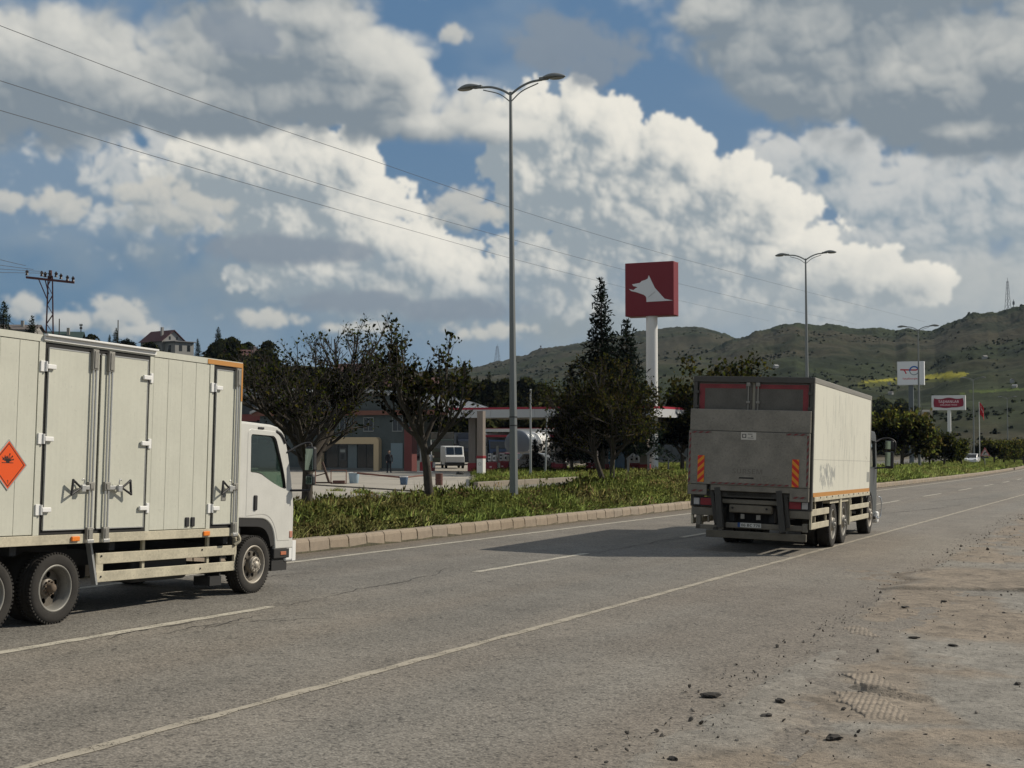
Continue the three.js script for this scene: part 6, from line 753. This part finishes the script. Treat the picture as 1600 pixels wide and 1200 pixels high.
// more vehicles and clutter under the canopy
forecourtTruck('parked_truck', 'dark green lorry between the young tree and the canopy column', 690, 146, PI + .05, { cab: [.02, .035, .03], box: [.10, .10, .095] });
forecourtTruck('parked_truck', 'dark lorry with pale box behind the red pumps', 895, 158, PI - .1, { cab: [.03, .03, .035], box: [.40, .40, .39] });
car('grey car parked beside the fuel pumps', 845, 118, PI + 1.2, [.10, .11, .12]);
car('red car waiting under the canopy', 802, 121, PI + .9, [.20, .015, .02]);

// ---------------------------------------------------------------- hills and far things
const lerpList = (L, x) => { if (x <= L[0][0]) return L[0][1]; for (let i = 1; i < L.length; i++) if (x <= L[i][0]) { const [a, b] = [L[i - 1], L[i]], k = (x - a[0]) / (b[0] - a[0]); return mix(a[1], b[1], k); } return L[L.length - 1][1]; };
function hill(name, label, o) { // bearings in the same degrees-like units as the sky, distance in metres
  const yAt = (px, Z) => { const v = (Z - o.foot) / (o.crest(px) - o.foot), Zc = o.crest(px), X = (px - 800) / F * Z; const Hc = EYE + (685 - lerpList(o.line, px)) / F * Zc + ((fbm(px * .05 + o.seed, Z * .02, 4) - .5) * Zc * .005 + (vn(px * .5, Z * .15 + o.seed) - .5) * Zc * .0010) * pow(clamp(v), 3); const yf = o.footY ?? -3; if (v > 1) return Hc - (v - 1) * Hc * 1.2; const p = pow(max(v, 0), o.pow ?? 1.1), spur = (fbm(X * o.ns, Z * o.ns * .45 + o.seed, 4) - .5) * Hc * (o.spur ?? .6) * sin(PI * clamp(v)) * .6 + (fbm(X * o.ns * 6, Z * o.ns * 5, 4) - .5) * Hc * .085 * sin(PI * clamp(v * .96)); return yf + (Hc - yf) * p + spur; };
  const g = grid(range(o.px[0], o.px[1], o.n[0]), range(0, 1.25, o.n[1]), (px, v) => { const Z = o.foot + (o.crest(px) - o.foot) * v, X = (px - 800) / F * Z, y = yAt(px, Z); const e = yAt(px + 1.5, Z) - y; return { p: [X, y, -Z], uv: [X / 40, Z / 40], c: o.color(X, y, Z, px, 685 - (y - EYE) / Z * F, e) }; }, true);
  const m = struct(name, g, new THREE.MeshPhysicalMaterial({ roughness: 1, specularIntensity: .1, vertexColors: true, map: dirtTex }), label); return (px, Z) => { const y = yAt(px, Z); return W((px - 800) / F * Z, y, Z); };
}
const scrubTone = (X, Z, s, a = [.048, .060, .031], b = [.072, .068, .046], c = [.028, .037, .022]) => { const n = fbm(X * s, Z * s, 5), m = fbm(X * s * 4 + 8, Z * s * 4, 4), k = fbm(X * s * 14, Z * s * 14 + 5, 3); let r = mix(0, 1, sstep(.38, .66, n)); const d = sstep(.54, .68, m) * .8, f = .75 + .5 * k; return [0, 1, 2].map((i) => mix(mix(a[i], b[i], r), c[i], d) * f * 1.05); };
const onHillBack = hill('hills', 'farther bare hill behind the red sign', { line: [[300, 600], [600, 586], [700, 577], [750, 571], [800, 561], [850, 545], [890, 538], [940, 528], [1000, 519], [1040, 513], [1090, 510], [1110, 513], [1130, 520], [1155, 531], [1250, 545], [1500, 560]], crest: () => 1900, foot: 500, seed: 3, ns: .0035, px: [300, 1500], n: [420, 110], pow: 1.0, color: (X, y, Z) => scrubTone(X, Z, .006) });
const onHillRight = hill('hills', 'nearer green brown hill rising to the right', { line: [[1000, 590], [1080, 560], [1120, 543], [1155, 529], [1180, 520], [1210, 512], [1232, 504], [1244, 502], [1256, 507], [1275, 508], [1300, 507], [1340, 512], [1380, 514], [1400, 518], [1418, 513], [1440, 518], [1462, 515], [1480, 505], [1500, 497], [1525, 489], [1545, 486], [1560, 489], [1580, 484], [1600, 478], [1700, 452], [1850, 460], [2050, 500], [2300, 560]], crest: (px) => 1300 + 120 * sin(px * .006), foot: 400, seed: 12, ns: .0045, spur: .42, px: [1000, 2300], n: [620, 190], pow: 1.25,
  color: (X, y, Z, px, py) => { let c = scrubTone(X, Z, .008); const up = mix(597, 584, (px - 1343) / 172), w = mix(1.2, 4.2, sstep(1343, 1480, px)) * sstep(1518, 1500, px) * sstep(1340, 1350, px); if (abs(py - up) < w) { const f = .85 + .3 * fbm(X * .08, Z * .08, 3); c = [.36 * f, .34 * f, .05 * f]; } else if (py > up && py < up + 9 && px > 1340 && px < 1500) c = [.11, .12, .035]; const l2 = mix(614, 607, (px - 1500) / 120); if (px > 1500 && abs(py - l2) < 1.6) c = [.12, .16, .045]; if (px > 1395 && px < 1600 && py > 560 && py < 578) c = c.map((q, i) => q * .8 + [.012, .009, .005][i]); return c; } });
const onTown = hill('hillside', 'low hillside with houses and trees at the left', { line: [[-900, 500], [-300, 520], [0, 534], [60, 531], [120, 531], [200, 545], [260, 553], [320, 557], [380, 566], [450, 573], [560, 578], [640, 583], [700, 587], [800, 600], [900, 640]], crest: () => 340, foot: 172, footY: -1.5, seed: 5, ns: .012, spur: .15, px: [-900, 900], n: [220, 50], pow: 1.0, color: (X, y, Z) => scrubTone(X, Z, .03) });
// scrub dotted over the hills, woods at their foot
{
  const bush = (() => { const b = new Buf(), r = rng(8); for (let i = 0; i < 26; i++) { const a = r() * 6.3, q = r(); leaf(b, V(cos(a) * q * .8, .1 + .7 * r() * (1 - q * .5), sin(a) * q * .8), .9, r, [1, 1, 1], .9); } return b.geo(); })();
  const crown = (() => { const b = new Buf(), r = rng(18); for (let i = 0; i < 420; i++) { const a = r() * 6.3, h = pow(r(), .8), R = .5 * sqrt(r()) * sin(PI * clamp(.16 + .84 * h)) + .03; leaf(b, V(cos(a) * R, .16 + h * .80, sin(a) * R), .12 + .06 * r(), r, [1, 1, 1], .8); } return b.geo(); })();
  const coneT = (() => { const b = new Buf(), r = rng(28); for (let i = 0; i < 360; i++) { const h = r(), R = .21 * (1 - h) * (.5 + .6 * r()) + .01, a = r() * 6.3; leaf(b, V(cos(a) * R, .06 + h * .94, sin(a) * R), .09, r, [1, 1, 1], .5); } return b.geo(); })();
  const lm = new THREE.MeshPhysicalMaterial({ roughness: .95, specularIntensity: .1, transmission: .2, thickness: 0, vertexColors: true, side: THREE.DoubleSide }), r = rng(71), m = new THREE.Matrix4(), q = new THREE.Quaternion(), c = new THREE.Color();
  const inst = (name, label, geo, spots) => { const im = new THREE.InstancedMesh(geo, lm, spots.length); spots.forEach(([p, s, h, col], i) => { q.setFromAxisAngle(UPV, r() * 6.3); m.compose(p, q, V(s, s * h, s)); im.setMatrixAt(i, m); c.setRGB(...col); im.setColorAt(i, c); }); im.name = numbered(name); tag(im, label, 'vegetation', null, 'stuff'); scene.add(im); };
  const sc = []; for (let i = 0; i < 4200; i++) { const px = 1060 + 620 * r(), Z = 430 + 950 * pow(r(), .8); const p = onHillRight(px, Z); if (fbm(p.x * .010, p.z * .012, 4) < .50 && r() > .04) continue; const k = .7 + .6 * r(); sc.push([p, .45 + .9 * pow(r(), 2), 1, [.036 * k, .050 * k, .022 * k]]); } for (let i = 0; i < 1800; i++) { const px = 600 + 600 * r(), Z = 700 + 1180 * r(); const p = onHillBack(px, Z); if (fbm(p.x * .008, p.z * .008, 4) < .5 && r() > .05) continue; const k = .7 + .6 * r(); sc.push([p, .7 + 1.1 * pow(r(), 2), 1, [.036 * k, .050 * k, .022 * k]]); } inst('hillside_scrub', 'dark scrub dotted over the hills', bush, sc);
  const wd = []; for (let i = 0; i < 900; i++) { const px = 1320 + 420 * r(), Z = 250 + 330 * pow(r(), .8); const base = Z > 402 ? onHillRight(px, Z) : W((px - 800) / F * Z, max(-2.4, gXZ((px - 800) / F * Z, Z)), Z); const [s, tc] = toRS((px - 800) / F * Z, Z); if (tc > -38) continue; if (Z > 420 && fbm(px * .03, Z * .01, 3) < .45) continue; const k = .5 + .9 * r(); wd.push([base, 4 + 4.5 * r(), 1 + .3 * r(), [.062 * k, .080 * k, .036 * k]]); } for (let i = 0; i < 420; i++) { const px = 1000 + 360 * r(), Z = 190 + 300 * r(); const [s, tc] = toRS((px - 800) / F * Z, Z); if (tc > -44) continue; const base = Z > 402 && px > 1000 ? onHillRight(px, Z) : W((px - 800) / F * Z, -2, Z); const k = .6 + .8 * r(); wd.push([base, 4 + 3.5 * r(), 1.1, [.062 * k, .078 * k, .036 * k]]); } inst('valley_wood', 'wood filling the valley floor below the hills', crown, wd);
  const tw = [], tc2 = []; for (let i = 0; i < 620; i++) { const px = 250 + 620 * r(), Z = 176 + 165 * r(); const p = onTown(px, Z), k = .5 + .8 * r(), h = (px < 330 && Z < 320 ? .6 : 1); if (Z > 300 && px < 330) continue; if (Z > 285 && px > 420) continue; if (r() < .10) tc2.push([p, (4 + 3 * r()) * h, 1.1, [.034 * k, .050 * k, .032 * k]]); else tw.push([p, (3.2 + 2.6 * r()) * h, 1, [.075 * k, .090 * k, .036 * k]]); } for (let i = 0; i < 260; i++) { const px = -500 + 750 * r(), Z = 180 + 130 * r(); const p = onTown(px, Z), k = .5 + .8 * r(); tw.push([p, 3.2 + 2.2 * r(), 1, [.07 * k, .085 * k, .035 * k]]); } inst('hillside_wood', 'mixed trees covering the low hillside behind the station', crown, tw); inst('hillside_conifers', 'dark conifers scattered among the hillside trees', coneT, tc2);
}
// houses on the left
function house(label, px, Z, turn, o) { const t = thing('hill_house', label, 'house', onTown(px, Z).add(V(0, -.6, 0)), turn), [w, d, h, rh] = o.size; part('wall', metres(merge([box(-w / 2, w / 2, 0, h, -d / 2, d / 2)]), .3), M(o.wall, .9, { map: concreteTex }), t); const rf = part('roof', [extr(poly([[-d / 2 - .5, h - .15], [0, h + rh], [d / 2 + .5, h - .15], [d / 2 + .3, h - .15], [0, h + rh - .25], [-d / 2 - .3, h - .15]]), w + 1).rotateY(PI / 2).translate(-w / 2 - .5, 0, 0)], M(o.roof, .8), t); part('gable', [extr(poly([[-d / 2, h], [0, h + rh - .25], [d / 2, h]]), .2).rotateY(PI / 2).translate(w / 2 - .2, 0, 0), extr(poly([[-d / 2, h], [0, h + rh - .25], [d / 2, h]]), .2).rotateY(PI / 2).translate(-w / 2, 0, 0)], M(o.wall, .9), t); part('chimney', box(w * .2, w * .2 + .6, h + rh * .3, h + rh + .7, d * .2, d * .2 + .6), M(o.wall, .9), rf);
  for (let i = 0; i < o.win; i++) { const x = -w / 2 + (i + .5) * w / o.win; for (const y of o.rows) part('window', box(x - .4, x + .4, y, y + 1.2, d / 2 - .02, d / 2 + .02), mt.glassDark, t); } for (const z of [-d * .16, d * .16]) part('window', box(w / 2 - .02, w / 2 + .02, h + .35, h + 1.25, z - .3, z + .3), mt.glassDark, t); return t; }
{ const t = house('white hill house with dark red gable roof above the lorry box', 253, 332, -.72, { size: [9.5, 7, 4.6, 3.0], wall: [.25, .25, .245], roof: [.06, .018, .022], win: 4, rows: [2.2] }); part('annex', box(4.75, 9.2, 0, 4.2, -3.2, 2.6), M([.25, .25, .24], .9), t); part('annex_roof', box(4.7, 9.8, 4.2, 4.4, -3.6, 3.1), M([.16, .16, .17], .8), t); for (const z of [-1.6, .9]) part('window', box(9.19, 9.22, 1.8, 3.4, z - .5, z + .5), mt.glassDark, t); part('window', box(6.2, 7.4, 1.6, 3.4, 2.59, 2.62), mt.glassDark, t); t.scale.setScalar(.9); }
house('pale house behind conifers at the far left edge', 18, 300, .1, { size: [11, 8, 6.2, 1.2], wall: [.30, .29, .27], roof: [.12, .10, .09], win: 4, rows: [1.8, 4.2] });
house('long low house with dark green roof right of the lattice mast', 90, 310, .15, { size: [10, 6, 3.2, 1.7], wall: [.36, .33, .28], roof: [.022, .05, .045], win: 4, rows: [1.4] });
house('small house with brown red roof near the H shaped pole', 380, 322, .5, { size: [9, 7, 3.0, 2.0], wall: [.25, .2, .18], roof: [.07, .026, .024], win: 3, rows: [1.2] });
house('white walled house low on the slope behind the twiggy tree', 560, 300, -.3, { size: [9, 7, 3.4, 1.8], wall: [.42, .41, .38], roof: [.075, .032, .028], win: 3, rows: [1.3] });
house('house with red roof half hidden behind the station roof', 628, 255, .35, { size: [13, 8, 4.0, 2.2], wall: [.28, .24, .22], roof: [.075, .028, .026], win: 4, rows: [1.6] });
{ const cA = conifer(31, { h: 15, rad: .24, w: 4.2, pow: .85, spire: .9, skirt: .1, gap: .04, droop: .16, leaf: .6, step: .3, tints: darkG }); const put = (px, Z, s, label, turn) => { const t = thing('hill_conifer', label, 'tree', onTown(px, Z).add(V(0, -.5, 0)), turn); part('trunk', cA[0], barkM, t); part('crown', cA[1], leafM, t); t.scale.setScalar(s); };
  put(4, 262, 1.02, 'tall conifer at the left edge above the lorry roof', 0); put(48, 268, .80, 'dark conifer left of the lattice mast', 1.2); put(180, 318, .46, 'small pointed conifer on the skyline between two thin poles', 2); put(170, 326, .3, 'tiny conifer left of the small pointed one', 2.6); put(340, 318, .62, 'conifer standing right of the white hill house', 3); put(308, 318, .42, 'low conifer beside the white hill house annex', 4); put(764, 235, .62, 'dark conifer behind the station canopy left of the near lamp', .6); put(745, 240, .55, 'dark conifer behind the leafy young tree', 1.7);
  const bt = thing('hill_tree', 'round bare looking tree left of the white hill house', 'tree', onTown(196, 325).add(V(0, -.3, 0)), 0), g = broadleaf(81, { trunk: 1.6, rad: .16, wander: .3, up: [.0, .1, .05], levels: 3, leaves: 12, leaf: .34, spread: .5, tints: darkG, kids: [8, 6, 5], from: [.4, .2, .2], angle: [.9, .75, .7], ratio: [1.3, .5, .5] }); part('trunk', g[0], barkM, bt); part('crown', g[1], leafM, bt); }
{ // utility poles on the hillside
  const pole = (px, top, Z, label, arms) => { const b = onTown(px, Z), p = at(px, top, Z), h = p.y - b.y, t = thing('utility_pole', label, 'utility pole', b, .3); part('pole', bar(V(0, -.5, 0), V(0, h, 0), .16, .11), M([.05, .045, .04], .9), t); arms.forEach(([y, w]) => { part('crossarm', beam(V(-w, h - y, 0), V(w, h - y, 0), .14, .14), M([.05, .045, .045], .9), t); part('insulator', [new THREE.CylinderGeometry(.08, .1, .35, 8).translate(-w + .1, h - y + .2, 0), new THREE.CylinderGeometry(.08, .1, .35, 8).translate(w - .1, h - y + .2, 0)], mt.black, t); }); };
  pole(125, 506, 318, 'utility pole right of the lattice mast', [[.4, .35], [1.1, .3]]); pole(183, 500, 330, 'tall thin pole behind the small pointed conifer', []); pole(91, 498, 306, 'thin pole beside the lattice mast', []); pole(392, 541, 318, 'pole with wide crossarm above the lorry cab', [[.35, 1.5]]); }
{ // masts on the hills
  const mast = (p, h, w, label) => { const t = thing('radio_mast', label, 'mast', p, .4), c = M([.16, .16, .17], .7); part('lattice', [...[[-1, -1], [1, -1], [1, 1], [-1, 1]].map(([a, b]) => beam(V(a * w, -1, b * w), V(a * w * .25, h, b * w * .25), .24, .24)), ...range(0, 9, 9).flatMap((i) => { const y0 = h * i / 10, y1 = h * (i + 1) / 10, k0 = w * (1 - .75 * i / 10), k1 = w * (1 - .75 * (i + 1) / 10), f = i % 2 ? 1 : -1; return [-1, 1].flatMap((s) => [beam(V(-f * k0, y0, s * k0), V(f * k1, y1, s * k1), .16, .16), beam(V(s * k0, y0, -f * k0), V(s * k1, y1, f * k1), .16, .16)]); })], c, t).userData.kind = 'stuff'; part('tip', bar(V(0, h, 0), V(0, h + 3, 0), .16), c, t); };
  const p1 = onHillRight(1577, 1290); mast(p1, at(1577, 434, 1290).y - p1.y - 3, 2.0, 'lattice radio mast on top of the right hill'); const p2 = onHillRight(1586, 1285); const q = thing('radio_mast', 'short stub mast beside the lattice radio mast', 'mast', p2); part('pole', bar(V(0, -1, 0), V(0, at(1586, 468, 1285).y - p2.y, 0), .35, .25), M([.12, .12, .13], .8), q); part('panel', box(-.8, .8, 3, 6, -.5, .5), M([.12, .12, .13], .8), q);
  const p3 = onHillBack(777, 1880); mast(p3, at(777, 541, 1880).y - p3.y, 3.4, 'pylon on the far left ridge beside the near street lamp'); const p4 = onHillBack(845, 1880); const q4 = thing('radio_mast', 'tiny mast on the far ridge right of the near street lamp', 'mast', p4); part('pole', bar(V(0, -1, 0), V(0, at(845, 543, 1880).y - p4.y, 0), .9, .7), M([.12, .12, .13], .8), q4); part('drum', new THREE.CylinderGeometry(1.1, 1.1, 2, 10).translate(0, 5, 0), M([.12, .12, .13], .8), q4); }
{ // far hillside houses, a few pixels each
  [[1213, 575, 620, 'white hut on the slope above the lorry box'], [1582, 599, 700, 'white hut on the right slope near the edge'], [1586, 606, 690, 'second white hut just under the other on the right slope'], [1540, 561, 950, 'row of pale huts high on the right hill'], [1390, 602, 560, 'pale hut beside the square fuel sign'], [1392, 617, 500, 'grey roofed hut in the valley wood behind the lorry']].forEach(([px, py, Z0, label], i) => { let Z = Z0; for (let k = 405; k < 1290; k += 3) { const p = onHillRight(px, k); if (685 - (p.y - EYE) / k * F <= py) { Z = k; break; } } const p = onHillRight(px, Z), t = thing('far_hut', label, 'hut', p, .5 + i), s = Z / 1500; part('wall', box(-2.4 * s, 2.4 * s, -1, 2.4 * s, -1.8 * s, 1.8 * s), M([.28, .28, .27], .9), t); part('roof', extr(poly([[-2 * s, 2.3 * s], [0, 3.6 * s], [2 * s, 2.3 * s]]), 5.2 * s).rotateY(PI / 2).translate(-2.6 * s, 0, 0), M(i % 2 ? [.2, .19, .18] : [.34, .34, .34], .8), t); }); }

scene.fog = new THREE.FogExp2(new THREE.Color().setRGB(.50, .66, .85), .00004);

scene.traverse((o) => { if (o.isMesh) { o.castShadow = true; o.receiveShadow = true; } });
renderer.render(scene, camera);
